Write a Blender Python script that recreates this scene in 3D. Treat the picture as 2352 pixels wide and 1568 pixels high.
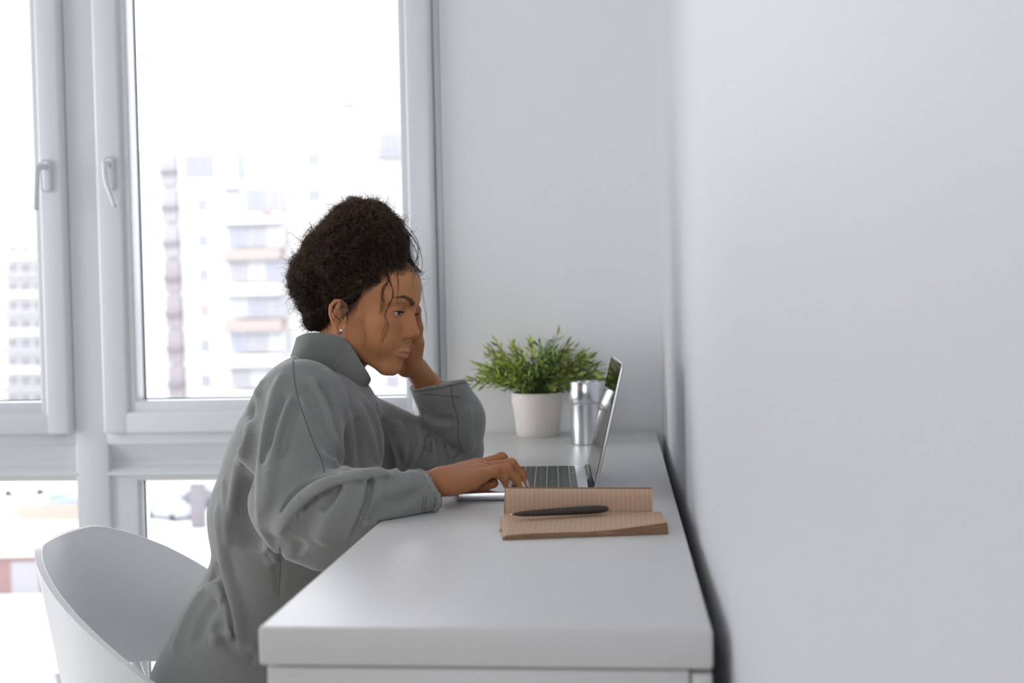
import bpy, bmesh, math, random
import numpy as np
from mathutils import Vector, Matrix, noise as mnoise

scene = bpy.context.scene
for _o in list(bpy.data.objects):
    bpy.data.objects.remove(_o, do_unlink=True)
COL = scene.collection

# ------------------------------------------------------------------ camera
FPX, CX, CY = 2600.0, 1176.0, 784.0            # focal length in pixels of the 2352x1568 frame
PITCH, YAW, ROLL = math.radians(1.495), math.radians(5.576), math.radians(-1.2026)
CAM = Vector((0.0, 0.0, 1.05))
_fw = Vector((-math.sin(YAW) * math.cos(PITCH), math.cos(YAW) * math.cos(PITCH), -math.sin(PITCH)))
_r0 = Vector((math.cos(YAW), math.sin(YAW), 0))
_u0 = _r0.cross(_fw)
_rt = _r0 * math.cos(ROLL) + _u0 * math.sin(ROLL)
_up = _u0 * math.cos(ROLL) - _r0 * math.sin(ROLL)
cam_data = bpy.data.cameras.new('camera')
cam = bpy.data.objects.new('camera', cam_data)
COL.objects.link(cam)
cam.matrix_world = Matrix(((_rt.x, _up.x, -_fw.x, CAM.x), (_rt.y, _up.y, -_fw.y, CAM.y),
                           (_rt.z, _up.z, -_fw.z, CAM.z), (0, 0, 0, 1)))
cam_data.sensor_width = 36.0
cam_data.lens = 36.0 * FPX / 2352.0
cam_data.clip_start, cam_data.clip_end = 0.05, 1000
cam_data.dof.use_dof = True
cam_data.dof.focus_distance = 1.87
cam_data.dof.aperture_fstop = 3.4
scene.camera = cam

# ------------------------------------------------------------------ world, exposure
world = bpy.data.worlds.new('overcast_sky')
scene.world = world
world.use_nodes = True
_bg = world.node_tree.nodes['Background']
_bg.inputs['Color'].default_value = (0.935, 0.955, 1.0, 1)
_bg.inputs['Strength'].default_value = 2.6
scene.view_settings.view_transform = 'Standard'
scene.view_settings.look = 'None'
scene.view_settings.exposure = 1.22
scene.view_settings.gamma = 1.0
scene.view_settings.use_curve_mapping = False


def W(px, py, Y):
    """point of the world plane y = Y that projects to this photo pixel"""
    d = _fw + _rt * ((px - CX) / FPX) - _up * ((py - CY) / FPX)
    return CAM + d * ((Y - CAM.y) / d.y)


def WZ(px, py, z):
    d = _fw + _rt * ((px - CX) / FPX) - _up * ((py - CY) / FPX)
    return CAM + d * ((z - CAM.z) / d.z)


# ------------------------------------------------------------------ portals: the window openings as light guides
YW = 2.84            # inner face of the window wall
XR = 0.096           # face of the right-hand wall
ZD = 0.75            # desk top


def portal(name, loc, rot, sx, sy):
    l = bpy.data.lights.new(name, 'AREA')
    l.shape = 'RECTANGLE'
    l.size, l.size_y = sx, sy
    l.cycles.is_portal = True
    o = bpy.data.objects.new(name, l)
    o.location, o.rotation_euler = loc, rot
    COL.objects.link(o)


portal('window_portal', (-1.8, YW + 0.16, 1.3), (math.radians(-90), 0, 0), 2.9, 2.5)

# ------------------------------------------------------------------ materials
MATS = {}


def mat(name, color=(0.8, 0.8, 0.8), rough=0.5, metal=0.0, spec=0.5, **kw):
    if name in MATS:
        return MATS[name]
    m = bpy.data.materials.new(name)
    m.use_nodes = True
    b = m.node_tree.nodes['Principled BSDF']
    b.inputs['Base Color'].default_value = (*color, 1)
    b.inputs['Roughness'].default_value = rough
    b.inputs['Metallic'].default_value = metal
    b.inputs['Specular IOR Level'].default_value = spec
    for k, v in kw.items():
        b.inputs[k].default_value = v
    MATS[name] = m
    return m


def bump(m, scale, strength, dist=0.001, detail=4, kind='noise', coord='Object', stretch=(1, 1, 1)):
    nt = m.node_tree
    b = nt.nodes['Principled BSDF']
    tc = nt.nodes.new('ShaderNodeTexCoord')
    mp = nt.nodes.new('ShaderNodeMapping')
    mp.inputs['Scale'].default_value = stretch
    nt.links.new(tc.outputs[coord], mp.inputs['Vector'])
    t = nt.nodes.new('ShaderNodeTexNoise' if kind == 'noise' else 'ShaderNodeTexVoronoi')
    t.inputs['Scale'].default_value = scale
    if kind == 'noise':
        t.inputs['Detail'].default_value = detail
    nt.links.new(mp.outputs[0], t.inputs['Vector'])
    bp = nt.nodes.new('ShaderNodeBump')
    bp.inputs['Strength'].default_value = strength
    bp.inputs['Distance'].default_value = dist
    nt.links.new(t.outputs[0], bp.inputs['Height'])
    nt.links.new(bp.outputs[0], b.inputs['Normal'])
    return t


def tint_noise(m, c0, c1, scale, detail=3, coord='Object', stretch=(1, 1, 1), lo=0.35, hi=0.65):
    nt = m.node_tree
    b = nt.nodes['Principled BSDF']
    tc = nt.nodes.new('ShaderNodeTexCoord')
    mp = nt.nodes.new('ShaderNodeMapping')
    mp.inputs['Scale'].default_value = stretch
    nt.links.new(tc.outputs[coord], mp.inputs['Vector'])
    t = nt.nodes.new('ShaderNodeTexNoise')
    t.inputs['Scale'].default_value = scale
    t.inputs['Detail'].default_value = detail
    nt.links.new(mp.outputs[0], t.inputs['Vector'])
    r = nt.nodes.new('ShaderNodeValToRGB')
    r.color_ramp.elements[0].position, r.color_ramp.elements[1].position = lo, hi
    r.color_ramp.elements[0].color = (*c0, 1)
    r.color_ramp.elements[1].color = (*c1, 1)
    nt.links.new(t.outputs[0], r.inputs[0])
    nt.links.new(r.outputs[0], b.inputs['Base Color'])
    return r


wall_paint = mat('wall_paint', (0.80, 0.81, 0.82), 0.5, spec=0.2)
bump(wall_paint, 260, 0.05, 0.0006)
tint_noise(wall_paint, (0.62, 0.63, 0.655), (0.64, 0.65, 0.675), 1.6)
end_paint = mat('end_wall_paint', (0.86, 0.86, 0.85), 0.6, spec=0.3)
bump(end_paint, 240, 0.06, 0.0006)
ceil_paint = mat('ceiling_paint', (0.85, 0.85, 0.85), 0.9)
floor_mat = mat('floor_laminate', (0.62, 0.58, 0.52), 0.4)
tint_noise(floor_mat, (0.55, 0.51, 0.45), (0.68, 0.63, 0.56), 3, stretch=(1, 12, 1))
pvc = mat('white_pvc', (0.73, 0.755, 0.775), 0.28, spec=0.5)
bump(pvc, 60, 0.02, 0.0004)
gasket = mat('window_gasket', (0.10, 0.14, 0.18), 0.5)
desk_white = mat('white_desk_foil', (0.66, 0.655, 0.635), 0.36, spec=0.5)
bump(desk_white, 420, 0.05, 0.0003, stretch=(6, 1, 1))

glass = bpy.data.materials.new('window_glass')
glass.use_nodes = True
_nt = glass.node_tree
_nt.nodes.clear()
_out = _nt.nodes.new('ShaderNodeOutputMaterial')
_mix = _nt.nodes.new('ShaderNodeMixShader')
_tr = _nt.nodes.new('ShaderNodeBsdfTransparent')
_tr.inputs[0].default_value = (0.98, 0.98, 0.985, 1)
_gl = _nt.nodes.new('ShaderNodeBsdfGlossy')
_gl.inputs['Roughness'].default_value = 0.02
_fr = _nt.nodes.new('ShaderNodeFresnel')
_fr.inputs[0].default_value = 1.45
_nt.links.new(_fr.outputs[0], _mix.inputs[0])
_nt.links.new(_tr.outputs[0], _mix.inputs[1])
_nt.links.new(_gl.outputs[0], _mix.inputs[2])
_nt.links.new(_mix.outputs[0], _out.inputs[0])


# ------------------------------------------------------------------ mesh helpers
def mesh_obj(name, verts, faces, material=None, parent=None, smooth=False, **props):
    me = bpy.data.meshes.new(name)
    me.from_pydata([tuple(v) for v in verts], [], [tuple(f) for f in faces])
    if material:
        me.materials.append(material)
    if smooth:
        me.polygons.foreach_set('use_smooth', [True] * len(me.polygons))
    me.update()
    return link(name, me, parent, **props)


def link(name, data, parent=None, **props):
    o = bpy.data.objects.new(name, data)
    COL.objects.link(o)
    if parent is not None:
        o.parent = parent
    for k, v in props.items():
        o[k] = v
    return o


def empty(name, loc=(0, 0, 0), rz=0.0, **props):
    o = link(name, None, **props)
    o.empty_display_size = 0.1
    o.location = loc
    o.rotation_euler = (0, 0, rz)
    bpy.context.view_layer.update()
    return o


def bm_obj(name, bm, material, parent=None, smooth=False, autosmooth=None, **props):
    me = bpy.data.meshes.new(name)
    bmesh.ops.recalc_face_normals(bm, faces=bm.faces)
    bm.to_mesh(me)
    bm.free()
    if material:
        me.materials.append(material)
    if smooth:
        me.polygons.foreach_set('use_smooth', [True] * len(me.polygons))
        if autosmooth:
            me.set_sharp_from_angle(angle=math.radians(autosmooth))
    return link(name, me, parent, **props)


def add_box(bm, lo, hi, bevel=0.0, seg=2):
    r = bmesh.ops.create_cube(bm, size=1.0)
    vs = r['verts']
    lo, hi = Vector(lo), Vector(hi)
    for v in vs:
        v.co = Vector([lo[i] + (v.co[i] + 0.5) * (hi[i] - lo[i]) for i in range(3)])
    if bevel > 0:
        es = list({e for v in vs for e in v.link_edges})
        bmesh.ops.bevel(bm, geom=es, offset=bevel, segments=seg, affect='EDGES', profile=0.5)
    return bm


def box(name, lo, hi, material, parent=None, bevel=0.0, seg=2, **props):
    bm = add_box(bmesh.new(), lo, hi, bevel, seg)
    return bm_obj(name, bm, material, parent, smooth=bevel > 0, autosmooth=50 if bevel > 0 else None, **props)


def extrude_x(name, prof, x0, x1, material, parent=None, smooth=False, **props):
    """prof: closed list of (y, z), extruded from x0 to x1"""
    n = len(prof)
    v = [(x0, a, b) for a, b in prof] + [(x1, a, b) for a, b in prof]
    f = [(i, (i + 1) % n, n + (i + 1) % n, n + i) for i in range(n)]
    f += [tuple(range(n - 1, -1, -1)), tuple(range(n, 2 * n))]
    bm = bmesh.new()
    bv = [bm.verts.new(p) for p in v]
    for q in f:
        bm.faces.new([bv[i] for i in q])
    return bm_obj(name, bm, material, parent, smooth=smooth, autosmooth=35 if smooth else None, **props)


def lathe(name, prof, material, parent=None, seg=64, smooth=True, loc=(0, 0, 0), **props):
    """prof: list of (r, z) from bottom axis to the end"""
    v, f = [], []
    for r, z in prof:
        for i in range(seg):
            a = 2 * math.pi * i / seg
            v.append((loc[0] + r * math.cos(a), loc[1] + r * math.sin(a), loc[2] + z))
    for k in range(len(prof) - 1):
        for i in range(seg):
            j = (i + 1) % seg
            f.append((k * seg + i, k * seg + j, (k + 1) * seg + j, (k + 1) * seg + i))
    bm = bmesh.new()
    bv = [bm.verts.new(p) for p in v]
    for q in f:
        bm.faces.new([bv[i] for i in q])
    bmesh.ops.remove_doubles(bm, verts=bm.verts, dist=1e-6)
    return bm_obj(name, bm, material, parent, smooth=smooth, autosmooth=40, **props)


def frames(pts):
    """parallel-transport frames along a polyline (numpy n x 3)"""
    p = np.asarray(pts, float)
    t = np.gradient(p, axis=0)
    t /= np.linalg.norm(t, axis=1, keepdims=True) + 1e-12
    a = np.array([0, 0, 1.0]) if abs(t[0][2]) < 0.9 else np.array([1.0, 0, 0])
    n = np.cross(t[0], a)
    n /= np.linalg.norm(n)
    N = [n]
    for i in range(1, len(p)):
        n = N[-1] - t[i] * (N[-1] @ t[i])
        n /= np.linalg.norm(n) + 1e-12
        N.append(n)
    N = np.array(N)
    return t, N, np.cross(t, N)


def tube_arrays(pts, radii, sides=8, cap=True):
    p = np.asarray(pts, float)
    n = len(p)
    r = np.broadcast_to(np.asarray(radii, float), (n,))
    t, N, B = frames(p)
    a = np.arange(sides) * 2 * math.pi / sides
    ring = np.cos(a)[None, :, None] * N[:, None, :] + np.sin(a)[None, :, None] * B[:, None, :]
    v = (p[:, None, :] + ring * r[:, None, None]).reshape(-1, 3)
    f = []
    for k in range(n - 1):
        for i in range(sides):
            j = (i + 1) % sides
            f.append((k * sides + i, k * sides + j, (k + 1) * sides + j, (k + 1) * sides + i))
    if cap:
        f.append(tuple(range(sides - 1, -1, -1)))
        f.append(tuple((n - 1) * sides + i for i in range(sides)))
    return v, f


def tube(name, pts, radii, material, parent=None, sides=8, **props):
    v, f = tube_arrays(pts, radii, sides)
    return mesh_obj(name, v, f, material, parent, smooth=True, **props)


def spline(ctrl, n=40):
    """Catmull-Rom through control points (any dimension)"""
    c = np.asarray([list(q) for q in ctrl], float)
    c = np.vstack([2 * c[0] - c[1], c, 2 * c[-1] - c[-2]])
    m = len(c) - 3
    out = []
    for u in np.linspace(0, m - 1e-6, n):
        i = int(u)
        s = u - i
        a, b, d, e = c[i:i + 4]
        out.append(0.5 * ((2 * b) + (d - a) * s + (2 * a - 5 * b + 4 * d - e) * s * s + (3 * b - a - 3 * d + e) * s ** 3))
    return np.array(out)


def keep_parent(o, parent):
    """parent an object already placed in world space"""
    o.parent = parent
    o.matrix_parent_inverse = parent.matrix_world.inverted()


# ================================================================== THE ROOM
XL, YB, ZC = -3.3, -2.6, 2.75
st = dict(kind='structure')
box('floor', (XL - 0.2, YB - 0.2, -0.12), (XR + 0.2, YW + 0.3, 0.0), floor_mat, **st)
box('ceiling', (XL - 0.2, YB - 0.2, ZC), (XR + 0.2, YW + 0.3, ZC + 0.15), ceil_paint, **st)
box('wall_right', (XR, YB - 0.2, 0.0), (XR + 0.2, YW + 0.3, ZC), wall_paint, **st)


def wx(px, py=500):
    return W(px, py, YW).x


def wz(py, px=450):
    return W(px, py, YW).z


X_END = wx(1019)                       # where the plastered end wall begins
box('wall_end', (X_END, YW, 0.0), (XR, YW + 0.3, ZC), end_paint, **st)
Z_TOP = 2.45
box('wall_above_window', (XL - 0.2, YW, Z_TOP), (X_END, YW + 0.3, ZC), end_paint, **st)
box('wall_below_window', (XL - 0.2, YW, 0.0), (X_END, YW + 0.3, 0.015), end_paint, **st)

# left wall with an unseen bank of windows, added to brighten the room
LW0, LW1, LWZ0, LWZ1 = 0.7, 2.76, 0.12, 2.65
box('wall_left', (XL - 0.2, YB, 0.0), (XL, LW0, ZC), end_paint, **st)
box('wall_left_end', (XL - 0.2, LW1, 0.0), (XL, YW + 0.3, ZC), end_paint, **st)
box('wall_left_below', (XL - 0.2, LW0, 0.0), (XL, LW1, LWZ0), end_paint, **st)
box('wall_left_above', (XL - 0.2, LW0, LWZ1), (XL, LW1, ZC), end_paint, **st)
BX0, BX1, BZ0, BZ1 = -1.35, -0.03, 0.85, 2.45
box('wall_back', (XL - 0.2, YB - 0.2, 0.0), (BX0, YB, ZC), end_paint, **st)
box('wall_back_side', (BX1, YB - 0.2, 0.0), (XR + 0.2, YB, ZC), end_paint, **st)
box('wall_back_below', (BX0, YB - 0.2, 0.0), (BX1, YB, BZ0), end_paint, **st)
box('wall_back_above', (BX0, YB - 0.2, BZ1), (BX1, YB, ZC), end_paint, **st)
portal('back_fill_portal', ((BX0 + BX1) / 2, YB - 0.1, (BZ0 + BZ1) / 2), (math.radians(90), 0, 0), BX1 - BX0, BZ1 - BZ0)
wb = empty('fill_window_back', (BX0, YB - 0.1, BZ0), kind='structure')  # unseen window behind the camera, added for fill light
for i in range(3):
    xx = BX0 + (BX1 - BX0) * i / 2
    keep_parent(box('stile', (xx - 0.045, YB - 0.14, BZ0), (xx + 0.045, YB - 0.06, BZ1), pvc, bevel=0.006), wb)
for zz in (BZ0 + 0.04, BZ1 - 0.04):
    keep_parent(box('rail', (BX0, YB - 0.14, zz - 0.04), (BX1, YB - 0.06, zz + 0.04), pvc, bevel=0.006), wb)
keep_parent(box('pane', (BX0, YB - 0.105, BZ0), (BX1, YB - 0.10, BZ1), glass), wb)
portal('side_fill_portal', (XL - 0.1, (LW0 + LW1) / 2, (LWZ0 + LWZ1) / 2), (math.radians(90), 0, math.radians(-90)), LW1 - LW0, LWZ1 - LWZ0)
wl = empty('fill_window_left', (XL - 0.1, LW0, LWZ0), kind='structure')
for i in range(4):
    yy = LW0 + (LW1 - LW0) * i / 3
    o = box('stile', (XL - 0.14, yy - 0.045, LWZ0), (XL - 0.06, yy + 0.045, LWZ1), pvc, bevel=0.006)
    keep_parent(o, wl)
for zz in (LWZ0 + 0.04, LWZ1 - 0.04):
    o = box('rail', (XL - 0.14, LW0, zz - 0.04), (XL - 0.06, LW1, zz + 0.04), pvc, bevel=0.006)
    keep_parent(o, wl)
o = box('pane', (XL - 0.105, LW0, LWZ0), (XL - 0.10, LW1, LWZ1), glass)
keep_parent(o, wl)

# ---- the big window: posts, sashes, transoms, lower lights
XP0, XP1 = wx(161), wx(232)            # centre post between the two visible sashes
pitch_u = wx(1001) - wx(196)           # sash module
z_glass, z_bead, z_sash, z_tran = wz(917), wz(929), wz(992), wz(1019)
z_low_glass = wz(1105)
YS, YF, YG = YW - 0.030, YW - 0.004, YW + 0.035   # sash face, frame face, glass


def sash_window(name, x0, x1, post_l, post_r, handle_side):
    """one unit: x0..x1 outer sash edges; glass inset by the stile width"""
    w = empty(name, (x0, YW, 0.0), kind='structure')
    gl, gr = x0 + 0.089, x1 - 0.083
    P = []
    sb = 0.009
    P.append(box('sash_stile', (x0, YS, z_sash), (gl - 0.018, YW + 0.06, Z_TOP - 0.05), pvc, bevel=sb, seg=3))
    P.append(box('sash_stile', (gr + 0.018, YS, z_sash), (x1, YW + 0.06, Z_TOP - 0.05), pvc, bevel=sb, seg=3))
    P.append(box('sash_rail', (x0 + 0.01, YS + 0.0006, z_sash), (x1 - 0.01, YW + 0.06, z_bead - 0.014), pvc, bevel=sb, seg=3))
    P.append(box('sash_rail', (x0 + 0.01, YS + 0.0006, Z_TOP - 0.13), (x1 - 0.01, YW + 0.06, Z_TOP - 0.05), pvc, bevel=sb, seg=3))
    # glazing beads stepping back to the glass
    P.append(box('glazing_bead', (gl - 0.022, YS + 0.010, z_bead - 0.02), (gl, YG + 0.01, Z_TOP - 0.1), pvc, bevel=0.006, seg=3))
    P.append(box('glazing_bead', (gr, YS + 0.010, z_bead - 0.02), (gr + 0.022, YG + 0.01, Z_TOP - 0.1), pvc, bevel=0.006, seg=3))
    P.append(box('glazing_bead', (gl - 0.02, YS + 0.0103, z_bead - 0.02), (gr + 0.02, YG + 0.01, z_glass), pvc, bevel=0.006, seg=3))
    P.append(box('gasket', (gl, YG - 0.002, z_glass), (gl + 0.003, YG + 0.003, Z_TOP - 0.12), gasket))
    P.append(box('gasket', (gr - 0.003, YG - 0.002, z_glass), (gr, YG + 0.003, Z_TOP - 0.12), gasket))
    P.append(box('gasket', (gl, YG - 0.002, z_glass), (gr, YG + 0.003, z_glass + 0.003), gasket))
    P.append(box('pane', (gl, YG, z_glass), (gr, YG + 0.004, Z_TOP - 0.12), glass))
    # transom and the hollow moulding under it
    P.append(box('transom', (x0 - 0.006, YF, z_tran), (x1 + 0.006, YW + 0.09, z_sash + 0.012), pvc, bevel=0.005))
    za, zb, zc, zd = z_tran + 0.004, wz(1060), wz(1086), wz(1092)
    prof = [(YF + 0.002, za), (YF + 0.014, za - 0.012), (YF + 0.030, zb + 0.012), (YF + 0.034, zb), (YF + 0.030, zb - 0.010),
            (YF + 0.012, zc + 0.012), (YF - 0.001, zc + 0.002), (YF - 0.002, zc - 0.003), (YF + 0.012, zc - 0.006), (YF + 0.013, z_low_glass + 0.004),
            (YF + 0.02, z_low_glass), (YW + 0.08, z_low_glass), (YW + 0.08, za)]
    P.append(extrude_x('moulding', prof, x0 - 0.004, x1 + 0.004, pvc, smooth=True))
    gl2, gr2 = (x0 + 0.080, x1 - 0.030)
    if post_r:
        gr2 = x1 - 0.012
    P.append(box('lower_stile', (x0 - 0.006, YF + 0.0125, 0.0), (gl2 - 0.006, YW + 0.08, z_low_glass + 0.02), pvc, bevel=0.005))
    P.append(box('lower_stile', (gr2 + 0.006, YF + 0.0125, 0.0), (x1 + 0.006, YW + 0.08, z_low_glass + 0.02), pvc, bevel=0.005))
    P.append(box('lower_bead', (gl2 - 0.01, YF + 0.022, 0.03), (gl2, YG + 0.01, z_low_glass + 0.01), pvc, bevel=0.003))
    P.append(box('lower_rail', (x0, YF + 0.013, 0.0), (x1, YW + 0.08, 0.055), pvc, bevel=0.005))
    P.append(box('gasket', (gl2, YG - 0.002, 0.055), (gl2 + 0.003, YG + 0.003, z_low_glass), gasket))
    P.append(box('pane', (gl2, YG, 0.05), (gr2, YG + 0.004, z_low_glass + 0.004), glass))
    for o in P:
        keep_parent(o, w)
    # handle
    if handle_side:
        hx, hz, lean = handle_side
        b = box('handle', (hx - 0.014, YS - 0.010, hz - 0.075), (hx + 0.014, YS + 0.002, hz + 0.008), pvc, bevel=0.0095, seg=4)
        keep_parent(b, w)
        lever = spline([(hx, YS - 0.006, hz - 0.012), (hx, YS - 0.030, hz - 0.012), (hx + lean * 0.2, YS - 0.046, hz - 0.020),
                        (hx + lean * 0.35, YS - 0.050, hz - 0.060), (hx + lean, YS - 0.044, hz - 0.125)], 24)
        rad = np.concatenate([np.full(6, 0.008), np.linspace(0.0085, 0.0065, 18)])
        t = tube('lever', lever, rad, pvc, sides=12)
        keep_parent(t, b)
    return w


def post(n, xc, w=0.5):
    a, b = XP0 - (XP0 + XP1) / 2, XP1 - (XP0 + XP1) / 2
    return box('trim_%d' % n, (xc + a - 0.004, YF, 0.0), (xc + b + 0.003, YW + 0.1, Z_TOP), pvc, bevel=0.005, **st)


xc = (XP0 + XP1) / 2
GAP = 0.004
x_r0, x_r1 = XP1 + 0.0015, wx(1000)
pw = XP1 - XP0
sash_window('window_1', x_r0, x_r1, True, False, (wx(266, 375), wz(372, 266), 0.030))
post(1, xc)
uw = x_r1 - x_r0
x_l1 = XP0 - GAP
sash_window('window_2', x_l1 - uw, x_l1, False, True, (wx(122, 380), wz(378, 122), -0.012))
post(2, x_l1 - uw - pw / 2)
x_l2 = x_l1 - uw - pw - GAP
sash_window('window_3', XL + 0.05, x_l2, False, True, None)
box('trim_3', (wx(1001.5), YF + 0.012, 0.0), (X_END, YW + 0.1, Z_TOP), pvc, bevel=0.003, **st)
box('trim_4', (XL, YF, Z_TOP - 0.052), (X_END, YW + 0.1, Z_TOP), pvc, bevel=0.004, **st)
# ================================================================== DESK
X0D, X1D, Y0D, Y1D = -0.357, 0.079, 1.06, 2.815
desk = empty('desk', ((X0D + X1D) / 2, 1.9, 0), label='long white desk along the wall with a thick rounded top', category='desk')
P = [box('desktop', (X0D, Y0D, ZD - 0.038), (X1D, Y1D, ZD), desk_white, bevel=0.004, seg=3)]
P.append(box('end_panel', (X0D + 0.007, Y0D + 0.004, 0.0), (X1D - 0.022, Y0D + 0.03, ZD - 0.040), desk_white, bevel=0.002))
P.append(box('back_strip', (X1D - 0.0205, Y0D + 0.004, 0.0), (X1D - 0.001, Y0D + 0.03, ZD - 0.0425), desk_white, bevel=0.002))
P.append(box('end_panel', (X0D + 0.007, Y1D - 0.03, 0.0), (X1D - 0.022, Y1D - 0.004, ZD - 0.040), desk_white, bevel=0.002))
P.append(box('back_panel', (X1D - 0.045, Y0D + 0.031, 0.35), (X1D - 0.024, Y1D - 0.031, ZD - 0.040), desk_white, bevel=0.002))
for o in P:
    keep_parent(o, desk)

# ================================================================== LAPTOP
alu = mat('aluminium', (0.72, 0.73, 0.75), 0.32, metal=1.0)
bump(alu, 900, 0.03, 0.0002)
black_key = mat('black_key', (0.012, 0.014, 0.012), 0.38)
legend = mat('key_legend', (0.75, 0.75, 0.75), 0.5)
black_glass = mat('screen_glass', (0.006, 0.007, 0.008), 0.04, spec=0.8)
rubber = mat('hinge_black', (0.02, 0.022, 0.025), 0.35)
LF, LH = -0.290, -0.062            # front edge x, hinge-side edge x
LY0, LY1 = 1.780, 2.084
lap = empty('laptop', ((LF + LH) / 2, (LY0 + LY1) / 2, ZD), label='open slim silver laptop with black keys on the desk', category='laptop')


def rounded_slab(name, lo, hi, r, material, edge=0.002, taper=0.0):
    bm = bmesh.new()
    pts = []
    for (cx_, cy_, a0) in ((hi[0] - r, hi[1] - r, 0), (lo[0] + r, hi[1] - r, 90), (lo[0] + r, lo[1] + r, 180), (hi[0] - r, lo[1] + r, 270)):
        for k in range(7):
            a = math.radians(a0 + 15 * k)
            pts.append((cx_ + r * math.cos(a), cy_ + r * math.sin(a)))
    n = len(pts)
    cxm, cym = (lo[0] + hi[0]) / 2, (lo[1] + hi[1]) / 2
    layers = [(lo[2], -edge * 2.0), (lo[2] + edge, -edge * 0.5), (lo[2] + edge * 2, 0), (hi[2] - edge * 0.6, 0), (hi[2] - edge * 0.15, -edge * 0.2), (hi[2], -edge * 0.6)]
    rings = []
    for z, off in layers:
        ring = []
        for (x, y) in pts:
            dx, dy = x - cxm, y - cym
            sx = 1 + off / ((hi[0] - lo[0]) / 2)
            sy = 1 + off / ((hi[1] - lo[1]) / 2)
            ring.append(bm.verts.new((cxm + dx * sx, cym + dy * sy, z)))
        rings.append(ring)
    for a, b in zip(rings, rings[1:]):
        for i in range(n):
            bm.faces.new((a[i], a[(i + 1) % n], b[(i + 1) % n], b[i]))
    bm.faces.new(rings[0][::-1])
    bm.faces.new(rings[-1])
    return bm_obj(name, bm, material, smooth=True, autosmooth=35)


zb0, zb1 = ZD + 0.0015, ZD + 0.0145
base = rounded_slab('base', (LF, LY0, zb0), (LH, LY1, zb1), 0.010, alu, edge=0.0022)
keep_parent(base, lap)
for (fx, fy) in ((LF + 0.02, LY0 + 0.03), (LF + 0.02, LY1 - 0.03), (LH - 0.02, LY0 + 0.03), (LH - 0.02, LY1 - 0.03)):
    keep_parent(lathe('foot', [(0, ZD), (0.007, ZD), (0.0075, ZD + 0.001), (0.006, ZD + 0.0022), (0, ZD + 0.0022)], rubber, seg=16, loc=(fx, fy, 0)), lap)
# keyboard: rows run along y, row 0 (function keys) next to the hinge
KX1 = LH - 0.030
well = box('keyboard_well', (KX1 - 0.1135, LY0 + 0.0165, zb1 - 0.0005), (KX1 + 0.0015, LY1 - 0.0165, zb1 + 0.0003), mat('key_well', (0.30, 0.31, 0.32), 0.4, metal=0.6), bevel=0.0002)
keep_parent(well, base)
key_meshes = {}


def key_obj(x0, x1, y0, y1):
    k = (round(x1 - x0, 4), round(y1 - y0, 4))
    if k not in key_meshes:
        bm = add_box(bmesh.new(), (-k[0] / 2, -k[1] / 2, 0), (k[0] / 2, k[1] / 2, 0.0013), 0.0005, 1)
        me = bpy.data.meshes.new('key')
        bm.to_mesh(me)
        bm.free()
        me.materials.append(black_key)
        key_meshes[k] = me
    o = link('key', key_meshes[k])
    o.location = ((x0 + x1) / 2, (y0 + y1) / 2, zb1 + 0.0002)
    return o


rows = [(0.0092, [1.0] * 14), (0.0172, [1] * 13 + [1.55]), (0.0172, [1.55] + [1] * 13), (0.0172, [1.8] + [1] * 11 + [1.85]),
        (0.0172, [2.35] + [1] * 10 + [2.4]), (0.0172, [1, 1, 1, 1.25, 5.3, 1.25, 1, 1, 1, 1])]
xk = KX1
rng = random.Random(5)
leg_v, leg_f = [], []
for depth, units in rows:
    tot = sum(units)
    gap = 0.0022
    usable = (LY1 - LY0 - 0.036) - gap * (len(units) - 1)
    yk = LY1 - 0.018                    # the user's left is at the far side
    for u in units:
        wk = usable * u / tot
        ko = key_obj(xk - depth, xk, yk - wk, yk)
        bpy.context.view_layer.update()
        keep_parent(ko, base)
        # printed legend: a tiny pale mark on the cap
        cxk, cyk = xk - depth * rng.uniform(0.38, 0.62), yk - wk * 0.5
        i0 = len(leg_v)
        a, b = rng.uniform(0.0012, 0.0022), rng.uniform(0.0006, 0.0012)
        for sx, sy in ((-1, -1), (1, -1), (1, 1), (-1, 1)):
            leg_v.append((cxk + sx * a, cyk + sy * b, zb1 + 0.00154))
        leg_f.append((i0, i0 + 1, i0 + 2, i0 + 3))
        yk -= wk + gap
    xk -= depth + 0.0024
lg = mesh_obj('key_legends', leg_v, leg_f, legend, kind='stuff')
keep_parent(lg, base)
pad = box('trackpad', (LF + 0.008, 1.947 - 0.060, zb1 - 0.0004), (LF + 0.086, 1.947 + 0.060, zb1 + 0.0002), mat('trackpad', (0.66, 0.67, 0.69), 0.25, metal=0.8), bevel=0.0002)
keep_parent(pad, base)
# lid: hinge axis at (LH, *, zb1), leaning back
LID_A = math.radians(13.5)
lid_e = Vector((math.sin(LID_A), 0, math.cos(LID_A)))      # up along the lid
lid_n = Vector((-math.cos(LID_A), 0, math.sin(LID_A)))     # out of the screen, to the user
HX, HZ = LH - 0.006, zb1 - 0.004


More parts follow.
